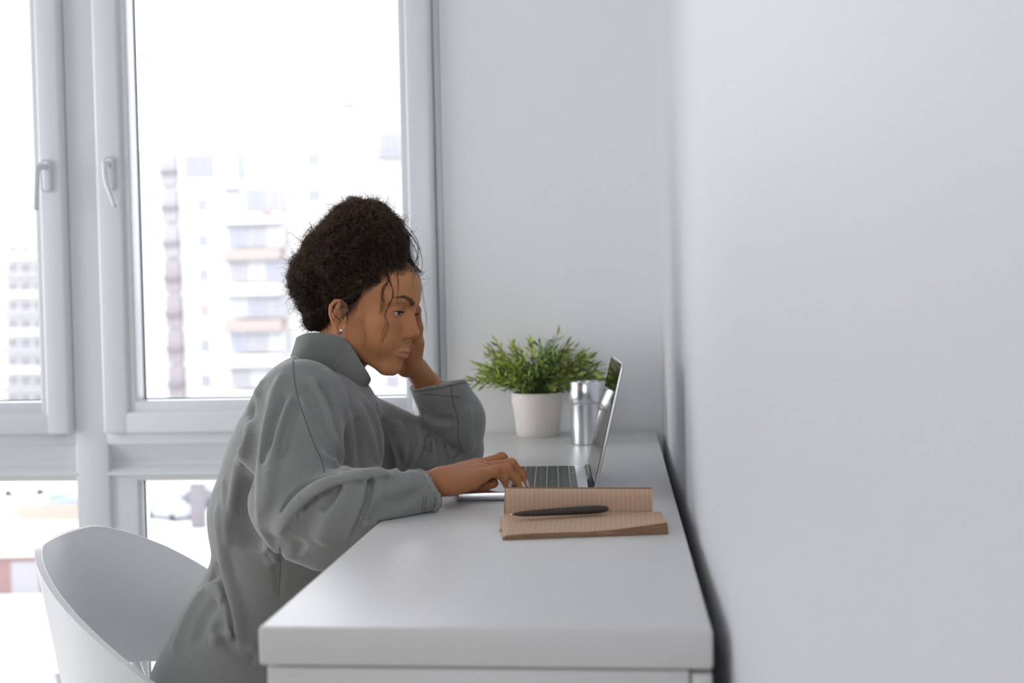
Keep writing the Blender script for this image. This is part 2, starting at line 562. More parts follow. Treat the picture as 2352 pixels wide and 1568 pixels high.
def lid_box(name, u0, u1, y0, y1, n0, n1, material, parent, r=0.0, bevel=0.0):
    bm = bmesh.new()
    pts = []
    if r:
        for (cu, cy_, a0) in ((u1 - r, y1 - r, 0), (u0 + 0.002, y1 - 0.002, 90), (u0 + 0.002, y0 + 0.002, 180), (u1 - r, y0 + r, 270)):
            rr = r if a0 in (0, 270) else 0.002
            for k in range(6):
                a = math.radians(a0 + 18 * k)
                pts.append((cu + rr * math.cos(a), cy_ + rr * math.sin(a)))
    else:
        pts = [(u0, y0), (u0, y1), (u1, y1), (u1, y0)]
    org = Vector((HX, 0, HZ))
    lay = [(n0, -0.0012), (n0 + 0.0012, 0), (n1, 0)] if bevel else [(n0, 0), (n1, 0)]
    cu, cyy = (u0 + u1) / 2, (y0 + y1) / 2
    rings = []
    for nn, off in lay:
        ring = []
        for u, y in pts:
            uu = cu + (u - cu) * (1 + off / ((u1 - u0) / 2))
            yy = cyy + (y - cyy) * (1 + off / ((y1 - y0) / 2))
            ring.append(bm.verts.new(org + lid_e * uu + lid_n * nn + Vector((0, yy, 0))))
        rings.append(ring)
    m = len(pts)
    for a, b in zip(rings, rings[1:]):
        for i in range(m):
            bm.faces.new((a[i], a[(i + 1) % m], b[(i + 1) % m], b[i]))
    bm.faces.new(rings[0][::-1])
    bm.faces.new(rings[-1])
    o = bm_obj(name, bm, material, smooth=True, autosmooth=35)
    keep_parent(o, parent)
    return o


lid = lid_box('lid', 0.006, 0.212, LY0, LY1, -0.0045, 0.0, alu, lap, r=0.010, bevel=1)
lid_box('screen', 0.010, 0.2095, LY0 + 0.002, LY1 - 0.002, 0.0, 0.0009, black_glass, lid, r=0.008)
hb = tube('hinge', [(HX, LY0 + 0.028, HZ + 0.003), (HX, LY1 - 0.028, HZ + 0.003)], 0.0062, rubber, sides=16)
keep_parent(hb, lap)
lap.rotation_euler = (0, 0, math.radians(3.5))
lap.location.x += 0.008

# ================================================================== NOTEBOOK
def paper_mat(name, c0, c1, ruled=True):
    m = mat(name, c0, 0.85, spec=0.2)
    nt = m.node_tree
    b = nt.nodes['Principled BSDF']
    r = tint_noise(m, c0, c1, 700, 2)
    if ruled:
        tc = nt.nodes.new('ShaderNodeTexCoord')
        sp = nt.nodes.new('ShaderNodeSeparateXYZ')
        nt.links.new(tc.outputs['Object'], sp.inputs[0])
        md = nt.nodes.new('ShaderNodeMath'); md.operation = 'PINGPONG'; md.inputs[1].default_value = 0.0034
        nt.links.new(sp.outputs['X'], md.inputs[0])
        lt = nt.nodes.new('ShaderNodeMath'); lt.operation = 'LESS_THAN'; lt.inputs[1].default_value = 0.00018
        nt.links.new(md.outputs[0], lt.inputs[0])
        mx = nt.nodes.new('ShaderNodeMixRGB')
        mx.inputs[2].default_value = (c0[0] * 0.42, c0[1] * 0.45, c0[2] * 0.5, 1)
        f = nt.nodes.new('ShaderNodeMath'); f.operation = 'MULTIPLY'; f.inputs[1].default_value = 0.8
        nt.links.new(lt.outputs[0], f.inputs[0])
        nt.links.new(f.outputs[0], mx.inputs[0])
        nt.links.new(r.outputs[0], mx.inputs[1])
        nt.links.new(mx.outputs[0], b.inputs['Base Color'])
    return m


kraft = paper_mat('kraft_page', (0.50, 0.345, 0.24), (0.58, 0.40, 0.285))
kraft_edge = paper_mat('kraft_page_edges', (0.17, 0.095, 0.052), (0.33, 0.20, 0.115), ruled=False)
for n_ in kraft_edge.node_tree.nodes:
    if n_.type == 'MAPPING':
        n_.inputs['Scale'].default_value = (0.05, 0.05, 4)
cover_mat = paper_mat('kraft_cover', (0.33, 0.205, 0.125), (0.39, 0.245, 0.155), ruled=False)
NB_L, NB_R = -0.1625, 0.048
nb = empty('notebook', (-0.055, 1.55, ZD), label='open ruled kraft paper notebook with its pages folded up', category='notebook')


def nb_stack():
    """the lying half: a wavy block of pages, thicker to the right and towards the spine"""
    nu, nv = 44, 16
    top, bot = [], []
    for j in range(nv + 1):
        t = j / nv
        for i in range(nu + 1):
            s = i / nu
            yl = 1.473 + t * 0.128
            yr = 1.512 + t * 0.094
            xl = NB_L + 0.001 - 0.0165 * t
            x = xl + s * (NB_R + 0.001 - xl) + (1 - t) * 0.006 * s
            y = yl + (yr - yl) * s
            th = 0.0052 + 0.0085 * s ** 1.6 + 0.0014 * math.sin(s * 7.2 + 0.4) * (1 - t * 0.6)
            th = th * (1 - t) + (0.0115 + 0.0015 * s) * t
            edge = min(1.0, (s + 0.004) / 0.012) ** 0.5
            top.append((x, y, ZD + 0.0006 + th * edge))
            bot.append((x + 0.001 * s, y - 0.001, ZD + 0.0006))
    v = top + bot
    o = len(top)
    f, mi = [], []
    w_ = nu + 1
    for j in range(nv):
        for i in range(nu):
            a = j * w_ + i
            f.append((a, a + 1, a + w_ + 1, a + w_)); mi.append(0)
            f.append((o + a, o + a + w_, o + a + w_ + 1, o + a + 1)); mi.append(1)
    for i in range(nu):
        f.append((o + i, o + i + 1, i + 1, i)); mi.append(1)
        a = nv * w_ + i
        f.append((a, a + 1, o + a + 1, o + a)); mi.append(1)
    for j in range(nv):
        a = j * w_
        f.append((a, a + w_, o + a + w_, o + a)); mi.append(1)
        a = j * w_ + nu
        f.append((o + a, o + a + w_, a + w_, a)); mi.append(1)
    ob = mesh_obj('page_block', v, f, kraft, smooth=True)
    ob.data.materials.append(kraft_edge)
    ob.data.polygons.foreach_set('material_index', mi)
    ob.data.set_sharp_from_angle(angle=math.radians(40))
    keep_parent(ob, nb)
    return ob


nb_stack()
keep_parent(box('back_cover', (NB_L - 0.010, 1.53, ZD + 0.0001), (NB_R + 0.004, 1.602, ZD + 0.0006), cover_mat), nb)


def folded(name, off, thick, material, x0, x1, tail, far=False):
    """pages standing up from the spine and curling over backwards"""
    prof = spline([(1.5995, 0.0105), (1.5985 - off, 0.024), (1.5990 - off, 0.038), (1.6030 - off * 0.4, 0.0465 + off), (1.6085 + off * 0.3, 0.0480 + off),
                   (1.6135 + off, 0.0440 + off * 0.5), (1.6155 + off, 0.030), (1.6180 + off, 0.014), tail], 40)
    if far:                                  # only the part that hangs down behind
        prof = prof[17:]
    n = len(prof)
    tng = np.gradient(prof, axis=0)
    tng /= np.linalg.norm(tng, axis=1, keepdims=True)
    nor = np.stack([-tng[:, 1], tng[:, 0]], 1)
    bm = bmesh.new()
    nx = 30
    grid = []
    for side in (0, 1):
        g = []
        for i in range(nx + 1):
            s = i / nx
            row = []
            for k in range(n):
                y, z = prof[k] + nor[k] * (thick * side)
                lean = 0.010 * s                 # the right end stands a little deeper
                drop = (0.0035 * s) * (z / 0.048)
                xx = x0 + (x1 - x0) * s - 0.0035 * (1 - s) * max(0, (k + (17 if far else 0) - 26) / 14.0)
                row.append(bm.verts.new((xx, y + lean, ZD + max(0.0006, z - drop))))
            g.append(row)
        grid.append(g)
    A, B = grid
    for i in range(nx):
        for k in range(n - 1):
            bm.faces.new((A[i][k], A[i][k + 1], A[i + 1][k + 1], A[i + 1][k]))
            bm.faces.new((B[i][k], B[i + 1][k], B[i + 1][k + 1], B[i][k + 1]))
    for i in range(nx):
        for k in (0, n - 1):
            bm.faces.new((A[i][k], A[i + 1][k], B[i + 1][k], B[i][k]))
    for k in range(n - 1):
        for i in (0, nx):
            bm.faces.new((A[i][k], B[i][k], B[i][k + 1], A[i][k + 1]))
    o = bm_obj(name, bm, material, smooth=True, autosmooth=40)
    keep_parent(o, nb)
    return o


folded('folded_pages', 0.0, -0.0022, kraft, NB_L - 0.0085, NB_R - 0.010, (1.6205, 0.003))
folded('front_cover', 0.0007, 0.0006, cover_mat, NB_L - 0.0105, NB_R - 0.011, (1.628, 0.0008), far=True)

# ================================================================== PEN
pen_brown = mat('dark_brown_pen_barrel', (0.035, 0.024, 0.018), 0.42)
brass = mat('pen_tip_metal', (0.75, 0.66, 0.5), 0.25, metal=1.0)
pa, pb = W(1172, 1181, 1.555), W(1398, 1168, 1.590)
pdir = (pb - pa)
plen = pdir.length
pen = empty('pen', tuple(pa), label='dark brown tapered pen lying on the open notebook page', category='pen')


def pen_part(name, prof, material):
    pts = [pa + pdir * s for s, r in prof]
    return keep_parent(tube(name, pts, [r for s, r in prof], material, sides=20), pen)


pen_part('barrel', [(0.020, 0.0006), (0.03, 0.0014), (0.06, 0.0024), (0.12, 0.0037), (0.22, 0.0045), (0.4, 0.0051), (0.6, 0.0057), (0.8, 0.0060), (0.9, 0.0056), (0.955, 0.0046), (0.985, 0.0030), (0.997, 0.0014), (1.0, 0.0003)], pen_brown)
pen_part('tip', [(0.0, 0.0004), (0.004, 0.0009), (0.015, 0.0012), (0.026, 0.0011)], brass)

# ================================================================== POTTED PLANT
pot_mat = mat('cream_ceramic', (0.78, 0.73, 0.66), 0.5)
bump(pot_mat, 180, 0.05, 0.0005)
soil_mat = mat('dark_moss', (0.02, 0.03, 0.015), 0.9)
PB = WZ(1233, 1004, ZD)
PB = Vector((PB.x, PB.y + 0.04, ZD))
plant = empty('potted_plant', tuple(PB), label='bushy green plant in a cream pot beside the steel cup', category='plant')
sc = PB.y / FPX
ph = 100 * sc
rb, rtop = 49 * sc, 59.5 * sc
prof = [(0, 0), (rb * 0.94, 0), (rb, 0.003), (rb + (rtop - rb) * 0.68, ph * 0.66), (rb + (rtop - rb) * 0.80, ph * 0.70), (rb + (rtop - rb) * 0.97, ph * 0.78), (rtop, ph * 0.97), (rtop - 0.001, ph), (rtop - 0.004, ph), (rtop - 0.005, ph * 0.88), (0.0, ph * 0.86)]
keep_parent(lathe('pot', prof, pot_mat, loc=PB), plant)
keep_parent(lathe('soil', [(0, ph * 0.865), (rtop * 0.5, ph * 0.90), (rtop - 0.006, ph * 0.875)], soil_mat, loc=PB, seg=32), plant)
leaf_mats = []
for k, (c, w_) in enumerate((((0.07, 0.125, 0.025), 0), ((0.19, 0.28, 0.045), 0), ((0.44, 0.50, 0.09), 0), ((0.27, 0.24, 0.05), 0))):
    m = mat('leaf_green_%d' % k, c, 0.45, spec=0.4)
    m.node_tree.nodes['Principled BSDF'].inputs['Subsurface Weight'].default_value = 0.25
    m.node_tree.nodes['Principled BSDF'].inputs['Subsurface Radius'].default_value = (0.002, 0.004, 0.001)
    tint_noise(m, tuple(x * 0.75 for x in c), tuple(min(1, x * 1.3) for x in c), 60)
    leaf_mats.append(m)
stem_mat = mat('plant_stem', (0.06, 0.11, 0.03), 0.6)
# one leaf blade: folded lens, tip to +x
LV = [(0, 0, 0), (0.25, 0.10, 0.03), (0.25, 0, 0.0), (0.25, -0.10, 0.03), (0.6, 0.11, 0.02), (0.6, 0, -0.012), (0.6, -0.11, 0.02), (1.0, 0, -0.07)]
LFc = [(0, 2, 1), (0, 3, 2), (1, 2, 5, 4), (2, 3, 6, 5), (4, 5, 7), (5, 6, 7)]
leaf_meshes = []
for m in leaf_mats:
    me = bpy.data.meshes.new('leaf')
    me.from_pydata(LV, [], LFc)
    me.materials.append(m)
    me.polygons.foreach_set('use_smooth', [True] * len(me.polygons))
    leaf_meshes.append(me)
rng = random.Random(11)
leaves = []
top = PB + Vector((0, 0, ph * 0.88))
NST = 110
for s in range(NST):
    az = s * 2.399963 + rng.uniform(-0.3, 0.3)
    tilt = math.radians(8 + 84 * math.sqrt((s + 0.5) / NST) + rng.uniform(-6, 6))
    L = (0.138 if tilt < 0.6 else 0.134 + 0.012 * math.sin(tilt)) * rng.uniform(0.85, 1.12)
    d0 = Vector((math.cos(az) * math.sin(tilt) * 0.75, math.sin(az) * math.sin(tilt) * 0.75, math.cos(tilt) + 0.45)).normalized()
    d1 = Vector((math.cos(az) * math.sin(tilt), math.sin(az) * math.sin(tilt), math.cos(tilt) * 0.9 - 0.12)).normalized()
    p0 = top + Vector((math.cos(az), math.sin(az), 0)) * rng.uniform(0.0, rtop * 0.62)
    pts = []
    p = p0.copy()
    for k in range(9):
        pts.append(p.copy())
        p = p + (d0.lerp(d1, k / 8)).normalized() * (L / 8)
    keep_parent(tube('stem', [tuple(q) for q in pts], np.linspace(0.0012, 0.0005, 9), stem_mat, sides=5), plant)
    for k in range(17):
        u = 0.24 + 0.76 * k / 16
        i = min(7, int(u * 8))
        q = pts[i].lerp(pts[i + 1], u * 8 - i) if i < 8 else pts[8]
        ax = (pts[i + 1] - pts[i]).normalized()
        sd = ax.cross(Vector((0, 0, 1)))
        sd = sd.normalized() if sd.length > 0.05 else Vector((1, 0, 0))
        nn = sd.cross(ax).normalized()
        ang = k * 2.1 + rng.uniform(-0.5, 0.5)
        out = sd * math.cos(ang) + nn * math.sin(ang)
        d = (ax * rng.uniform(0.55, 1.0) + out * rng.uniform(0.45, 0.8)).normalized()
        if k == 16:
            d = ax
        ln = rng.uniform(0.019, 0.030) * (1.0 if u > 0.4 else 0.8)
        y_ = Vector((rng.uniform(-1, 1), rng.uniform(-1, 1), rng.uniform(-1, 1))).cross(d).normalized()
        z_ = d.cross(y_)
        M = Matrix((d, y_, z_)).transposed().to_4x4()
        M = Matrix.Translation(q) @ M @ Matrix.Diagonal((ln, ln * rng.uniform(0.85, 1.2), ln, 1))
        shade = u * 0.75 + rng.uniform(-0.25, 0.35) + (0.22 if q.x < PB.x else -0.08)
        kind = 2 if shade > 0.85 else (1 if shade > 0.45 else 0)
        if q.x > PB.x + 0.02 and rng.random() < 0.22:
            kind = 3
        leaves.append((M, kind, q))
leaves.sort(key=lambda t: (t[2] - CAM).length - 0.3 * (t[2].z - top.z))
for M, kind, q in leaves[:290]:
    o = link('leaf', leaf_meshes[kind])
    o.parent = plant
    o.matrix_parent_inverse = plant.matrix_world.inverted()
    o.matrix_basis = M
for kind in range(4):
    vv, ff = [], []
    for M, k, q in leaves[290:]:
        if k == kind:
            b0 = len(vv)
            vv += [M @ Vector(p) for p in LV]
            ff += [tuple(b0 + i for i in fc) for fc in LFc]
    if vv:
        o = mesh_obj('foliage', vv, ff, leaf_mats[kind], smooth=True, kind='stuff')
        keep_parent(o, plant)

# ================================================================== STEEL CUP
steel = mat('brushed_steel', (0.70, 0.71, 0.73), 0.17, metal=1.0)
bump(steel, 300, 0.03, 0.0002, stretch=(1, 1, 0.02))
CB = WZ(1347, 1022, ZD)
CB = Vector((CB.x, CB.y + 0.03, ZD))
cup = empty('steel_cup', tuple(CB), label='stepped stainless steel cup between the plant and the laptop', category='cup')
s2 = CB.y / FPX
ch = 143 * s2
r1, r2 = 36 * s2, 40.5 * s2
z1 = ch * 0.66
prof = [(0, 0), (r1 - 0.002, 0), (r1, 0.002), (r1, z1 - 0.004), (r1 + 0.0006, z1 - 0.001), (r2 - 0.0008, z1 + 0.001), (r2, z1 + 0.003), (r2 + 0.0005, ch - 0.001), (r2, ch), (r2 - 0.0012, ch - 0.0005),
        (r2 - 0.0014, z1 + 0.003), (r1 - 0.0014, z1 - 0.003), (r1 - 0.0014, 0.002), (0, 0.002)]
keep_parent(lathe('cup_body', prof, steel, loc=CB, seg=72), cup)

# ================================================================== CHAIR
chair_white = mat('white_lacquered_wood', (0.88, 0.90, 0.905), 0.33, spec=0.5)
bump(chair_white, 30, 0.10, 0.0006, stretch=(0.6, 0.6, 9))
chair_edge = mat('white_lacquered_edge', (0.88, 0.885, 0.89), 0.3)
CHX, CHY = -0.748, 1.925
chair = empty('tub_chair', (CHX, CHY, 0), label='white curved wooden tub chair behind the person', category='chair')


def chair_shell():
    # angle 0 = back of the chair (towards -x); positive = near side (towards the camera)
    th = np.linspace(-118, 118, 97)
    rows_o, rows_i = [], []
    nz = 22
    T = 0.012
    out = []
    for side in (0, 1):
        g = []
        for a_ in th:
            a = math.radians(a_)
            s = abs(a_) / 118.0
            ztop = 0.668 - 0.285 * (max(0, s - 0.16) / 0.84) ** 1.42
            zbot = 0.405 + 0.020 * math.exp(-(a_ / 45.0) ** 2) - 0.05 * s
            zbot = min(zbot, ztop - 0.03)
            row = []
            for k in range(nz + 1):
                u = k / nz
                z = zbot + (ztop - zbot) * u
                v = (z - 0.41) / 0.26
                R = 0.235 + 0.042 * v - 0.010 * s
                if side:
                    R -= T
                x = CHX - math.cos(a) * R * 0.98
                y = CHY - math.sin(a) * R * 1.02
                if abs(a_) > 90:
                    x = CHX + (abs(a_) - 90) / 28.0 * 0.12
                    y = CHY - math.copysign(1, a_) * (R * 1.02 - 0.03 * ((abs(a_) - 90) / 28.0))
                row.append((x, y, z))
            g.append(row)
        out.append(g)
    v, f = [], []
    O, I = out
    n = len(th)
    idx = {}
    for si, g in enumerate(out):
        for i in range(n):
            for k in range(nz + 1):
                idx[si, i, k] = len(v)
                v.append(g[i][k])
    mi = []
    for i in range(n - 1):
        for k in range(nz):
            f.append((idx[0, i, k], idx[0, i + 1, k], idx[0, i + 1, k + 1], idx[0, i, k + 1])); mi.append(0)
            f.append((idx[1, i, k], idx[1, i, k + 1], idx[1, i + 1, k + 1], idx[1, i + 1, k])); mi.append(0)
        for k in (0, nz):
            f.append((idx[0, i, k], idx[1, i, k], idx[1, i + 1, k], idx[0, i + 1, k])); mi.append(1)
    for k in range(nz):
        for i in (0, n - 1):
            f.append((idx[0, i, k], idx[0, i, k + 1], idx[1, i, k + 1], idx[1, i, k])); mi.append(1)
    bm = bmesh.new()
    bv = [bm.verts.new(p) for p in v]
    for q, m_ in zip(f, mi):
        fc = bm.faces.new([bv[i] for i in q])
        fc.material_index = m_
    o = bm_obj('backrest', bm, chair_white, smooth=True, autosmooth=45)
    o.data.materials.append(chair_edge)
    bv_ = o.modifiers.new('soft_edge', 'BEVEL')
    bv_.width, bv_.segments, bv_.limit_method, bv_.angle_limit = 0.003, 3, 'ANGLE', math.radians(50)
    keep_parent(o, chair)


chair_shell()
seat = lathe('seat', [(0, 0.350), (0.20, 0.350), (0.225, 0.355), (0.228, 0.363), (0.215, 0.371), (0.0, 0.365)], chair_white, loc=(CHX + 0.02, CHY, 0), seg=64)
keep_parent(seat, chair)
for sx, sy in ((-1, -1), (-1, 1), (1, -1), (1, 1)):
    keep_parent(tube('leg', [(CHX + sx * 0.15, CHY + sy * 0.15, 0.355), (CHX + sx * 0.215, CHY + sy * 0.215, 0.0)], [0.016, 0.011], chair_white, sides=14), chair)
for sx, sy in ((-1, -1), (-1, 1)):
    keep_parent(tube('back_support', [(CHX - 0.17, CHY + sy * 0.13, 0.358), (CHX - 0.205, CHY + sy * 0.125, 0.46)], 0.009, chair_white, sides=12), chair)
# ================================================================== OUTSIDE
snow = mat('snow_ground', (0.86, 0.87, 0.88), 0.9)
tint_noise(snow, (0.40, 0.395, 0.385), (0.62, 0.62, 0.62), 0.10, 5)
GZ = -14.6
box('snowy_ground', (-260, YW + 6, GZ - 1), (180, 320, GZ), snow, label='snow-covered yard far below the windows', category='ground')
fac_white = mat('facade_white', (0.46, 0.455, 0.45), 0.9)
fac_grey = mat('facade_grey', (0.225, 0.222, 0.232), 0.9)
fac_lilac = mat('facade_lilac', (0.20, 0.18, 0.19), 0.9)
fac_peach = mat('facade_peach', (0.265, 0.22, 0.207), 0.9)
win_glass = mat('far_window_glass', (0.175, 0.18, 0.205), 0.25)
win_frame = mat('far_window_frame', (0.27, 0.27, 0.285), 0.7)
slab_dark = mat('balcony_slab', (0.155, 0.143, 0.155), 0.9)
brick_red = mat('garage_brick', (0.17, 0.105, 0.10), 0.9)
red_cloth = mat('red_cloth', (0.36, 0.17, 0.17), 0.8)
far_mesh = {}


def unit_box(name, material):
    k = (name, material.name)
    if k not in far_mesh:
        bm = add_box(bmesh.new(), (-0.5, -0.5, -0.5), (0.5, 0.5, 0.5), 0)
        me = bpy.data.meshes.new(name)
        bm.to_mesh(me)
        bm.free()
        me.materials.append(material)
        far_mesh[k] = me
    return far_mesh[k]


def fbox(name, material, parent, x0, x1, y0, y1, z0, z1):
    o = link(name, unit_box(name, material))
    o.parent = parent
    o.matrix_parent_inverse = parent.matrix_world.inverted()
    o.matrix_basis = Matrix.Translation(((x0 + x1) / 2, (y0 + y1) / 2, (z0 + z1) / 2)) @ Matrix.Diagonal((abs(x1 - x0), abs(y1 - y0), abs(z1 - z0), 1))
    return o


def pxbox(name, material, parent, px0, px1, py0, py1, Y, front, back=0.3):
    """box whose front face fills this photo rectangle at depth Y"""
    a, b = W(px0, py1, Y), W(px1, py0, Y)
    return fbox(name, material, parent, a.x, b.x, Y - front, Y + back, a.z, b.z)


def far_window(parent, px0, px1, py0, py1, Y, nm=1, gm=None):
    w = pxbox('window', win_frame, parent, px0, px1, py0, py1, Y, 0.10)
    n = nm
    for i in range(n):
        q0 = px0 + 2 + (px1 - px0 - 2) * i / n
        q1 = px0 + (px1 - px0 - 2) * (i + 1) / n
        p = pxbox('pane', gm or win_glass, parent, q0, q1, py0 + 3, py1 - 3, Y, 0.13)
        p.parent = w
        p.matrix_parent_inverse = w.matrix_parent_inverse.copy()
        p.matrix_parent_inverse = (parent.matrix_world @ w.matrix_parent_inverse @ w.matrix_basis).inverted() if False else Matrix.Identity(4)
        # place in the window's own unit space
        Mw = w.matrix_basis
        p.matrix_basis = Mw.inverted() @ p.matrix_basis
    return w


YA = 96.0
g = W(600, 1200, YA)
bA = empty('apartment_block', (g.x, YA, GZ), label='pale apartment block with glazed balconies seen behind the head', category='building')
a, b = W(318, 300, YA), W(1010, 300, YA)
fbox('wall', fac_white, bA, a.x, b.x, YA, YA + 14, GZ, W(318, 345, YA).z)
fbox('stair_tower', fac_white, bA, W(360, 0, YA).x, W(500, 0, YA).x, YA + 0.2, YA + 13, GZ, W(318, 275, YA).z)
rows_y = [388, 470, 551, 631, 712, 792, 873]
for i, ry in enumerate(rows_y):
    # loggia stack
    pxbox('loggia', fac_grey if i < 3 else fac_lilac, bA, 374 + i * 3, 407 + i * 3, ry - 34, ry + 40, YA, 0.5)
    pxbox('balcony_slab', slab_dark, bA, 372 + i * 3, 409 + i * 3, ry + 4, ry + 12, YA, 0.9)
    if i == 0:
        far_window(bA, 425, 492, 352, 410, YA, 3)
    else:
        far_window(bA, 452 + i * 1.6, 474 + i * 1.6, ry - 15, ry + 16, YA, 1, fac_peach if i == 4 else None)
    # glazed balcony column
    x0, x1 = 522 + i * 1.5, 652 + i * 1.5
    y0, y1 = ry - 42, ry + 24
    if i in (0,):
        x1 = 560
    bal = pxbox('balcony', fac_white if i not in (2, 4) else fac_peach, bA, x0, x1, y1 - 4, y1 + 24, YA, 1.6)
    pxbox('balcony_slab', fac_grey, bA, x0 - 2, x1 + 2, y1 + 22, y1 + 28, YA, 1.7)
    n = 3
    for k in range(n):
        q0 = x0 + (x1 - x0) * k / n
        far_window(bA, q0 + 1, x0 + (x1 - x0) * (k + 1) / n - 1, y0 + 4, y1 - 6, YA - 1.2, 2, fac_grey if (k + i) % 3 == 0 else win_frame if (k + i) % 3 == 1 else None)
    if i == 1:
        pxbox('hung_cloth', red_cloth, bA, 602, 625, 486, 497, YA - 1.6, 0.1, 0.1)
    # windows right of the balconies
    if ry < 480 or ry > 800:
        far_window(bA, 706 + i, 736 + i, ry - 38, ry - 6, YA, 2)
    far_window(bA, 880 + i, 912 + i, ry - 14, ry + 18, YA, 2)
bT = empty('distant_tower', (W(800, 700, 130).x, 130, GZ), label='distant pale tower rising above the apartment block', category='building')
fbox('wall', fac_white, bT, W(776, 0, 130).x, W(824, 0, 130).x, 130, 142, GZ, W(800, 226, 130).z)
for k in range(3):
    far_window(bT, 786, 815, 232 + k * 36, 254 + k * 36, 130, 2, win_frame if k else None)
pxbox('balcony_slab', fac_grey, bT, 780, 818, 324, 330, 130, 0.8)
bR = empty('corner_block', (W(890, 700, 70).x, 70, GZ), label='apartment block corner with balcony by the window frame', category='building')
fbox('wall', fac_white, bR, W(866, 0, 70).x, W(1180, 0, 70).x, 70, 79, W(866, 560, 70).z, W(866, 280, 70).z)
fbox('wall', fac_white, bR, W(940, 0, 70).x, W(1180, 0, 70).x, 70.5, 78.8, GZ, W(866, 561, 70).z)
far_window(bR, 868, 930, 302, 362, 70, 3)
pxbox('balcony_slab', fac_grey, bR, 864, 934, 362, 368, 70, 1.2)
far_window(bR, 880, 915, 425, 470, 70, 2, win_frame)
YL = 120.0
bL = empty('striped_block', (W(40, 700, YL).x, YL, GZ), label='long balcony-striped block seen through the left pane', category='building')
fbox('wall', fac_white, bL, W(-420, 0, YL).x, W(150, 0, YL).x, YL, YL + 14, GZ, W(40, 548, YL).z)
for k in range(9):
    y = 575 + k * 43
    pxbox('balcony', fac_grey if k % 2 else fac_white, bL, 12, 140, y + 8, y + 22, YL, 1.2)
    for j in range(4):
        far_window(bL, 18 + j * 30, 40 + j * 30, y - 12, y + 6, YL, 1, fac_grey if (j + k) % 3 else None)

# parked cars, garages and a gatehouse down in the yard
car_paints = [mat('car_grey', (0.30, 0.32, 0.36), 0.4), mat('car_dark', (0.10, 0.11, 0.13), 0.4), mat('car_white', (0.75, 0.75, 0.76), 0.4), mat('car_blue', (0.22, 0.26, 0.36), 0.4)]
car_glass = mat('car_glass', (0.05, 0.06, 0.07), 0.1)
tyre = mat('tyre_black', (0.02, 0.02, 0.02), 0.8)
CARP = [(-2.1, 0.35), (-2.15, 0.75), (-1.35, 0.92), (-0.75, 1.42), (0.75, 1.45), (1.35, 0.98), (2.1, 0.85), (2.15, 0.4), (1.7, 0.3), (-1.7, 0.3)]


def car(px, py, rz, paint, label):
    q = WZ(px, py, GZ)
    c = empty('parked_car', (q.x, q.y, GZ), 0, label=label, category='car', group='cars parked in the snowy yard')
    n = len(CARP)
    v = [(x, -0.85 if z < 1.1 else -0.66, z) for x, z in CARP] + [(x, 0.85 if z < 1.1 else 0.66, z) for x, z in CARP]
    f = [(i, (i + 1) % n, n + (i + 1) % n, n + i) for i in range(n)] + [tuple(range(n)), tuple(range(2 * n - 1, n - 1, -1))]
    bm = bmesh.new()
    bv = [bm.verts.new(p) for p in v]
    for q_ in f:
        bm.faces.new([bv[i] for i in q_])
    bm_obj('car_body', bm, paint, c)
    for s in (-1, 1):
        vv = [(-1.05, s * 0.80, 1.0), (1.1, s * 0.80, 1.03), (0.72, s * 0.70, 1.38), (-0.70, s * 0.70, 1.36)]
        mesh_obj('side_window', vv + [(x, y - s * 0.05, z) for x, y, z in vv], [(0, 1, 2, 3), (4, 7, 6, 5), (0, 4, 5, 1), (1, 5, 6, 2), (2, 6, 7, 3), (3, 7, 4, 0)], car_glass, c)
        for x in (-1.35, 1.35):
            tube('wheel', [(x, s * 0.70, 0.32), (x, s * 0.88, 0.32)], 0.32, tyre, c, sides=16)
    c.rotation_euler = (0, 0, rz)


car(60, 1135, 0.3, car_paints[2], 'white parked car furthest off in the left lower pane')
car(140, 1172, 0.35, car_paints[3], 'bluish parked car nearest the left lower pane edge')
car(40, 1280, 0.2, car_paints[0], 'grey parked car in front of the low brick garage')
car(455, 1165, 0.1, car_paints[1], 'dark parked car beside the gate pillar')
car(390, 1190, -0.5, car_paints[0], 'grey parked car on the diagonal snowy drive')
gq = WZ(20, 1365, GZ)
gar = empty('brick_garage', (gq.x, gq.y, GZ), 0.12, label='low brick garage with snowy roof at lower left', category='garage')
box('wall', (-7, 0, 0), (3.2, 5, 2.2), brick_red, gar)
box('roof', (-7.3, -0.3, 2.2), (3.5, 5.3, 2.55), snow, gar, bevel=0.08)
for k in range(3):
    box('garage_door', (-6.2 + k * 3.2, -0.06, 0.0), (-4.6 + k * 3.2, 0.0, 1.9), fac_grey, gar)
pq = WZ(458, 1212, GZ)
pil = empty('gate_pillar', (pq.x, pq.y, GZ), label='dark gate pillar standing in the snow at the right pane', category='pillar')
box('shaft', (-0.55, -0.4, 0), (0.45, 0.4, 3.4), slab_dark, pil, bevel=0.05)
box('cap', (-0.7, -0.55, 3.4), (0.6, 0.55, 3.7), snow, pil, bevel=0.05)
for k in range(3):
    q = WZ(340 + k * 60, 1240 + k * 34, GZ)
    kb = box('snow_bank', (-3.5, -0.5, 0), (3.5, 0.5, 0.35), snow, bevel=0.2, label='low snow bank along the drive, number counted from the post'.replace(', number counted from the post', (' nearest the window post', ' in the middle of three', ' nearest the gate pillar')[k]), category='snow bank', group='snow banks along the drive')
    kb.location = (q.x, q.y, GZ)
    kb.rotation_euler = (0, 0, -0.55)
sq = WZ(120, 1195, GZ)
sand = mat('sand_fence', (0.28, 0.235, 0.20), 0.9)
box('wooden_fence', (-3, -0.1, 0), (5, 0.1, 1.3), sand, label='tan wooden fence behind the bluish car', category='fence').location = (sq.x, sq.y, GZ)
# ================================================================== IMPLICIT-SURFACE TOOLS
F32 = np.float32


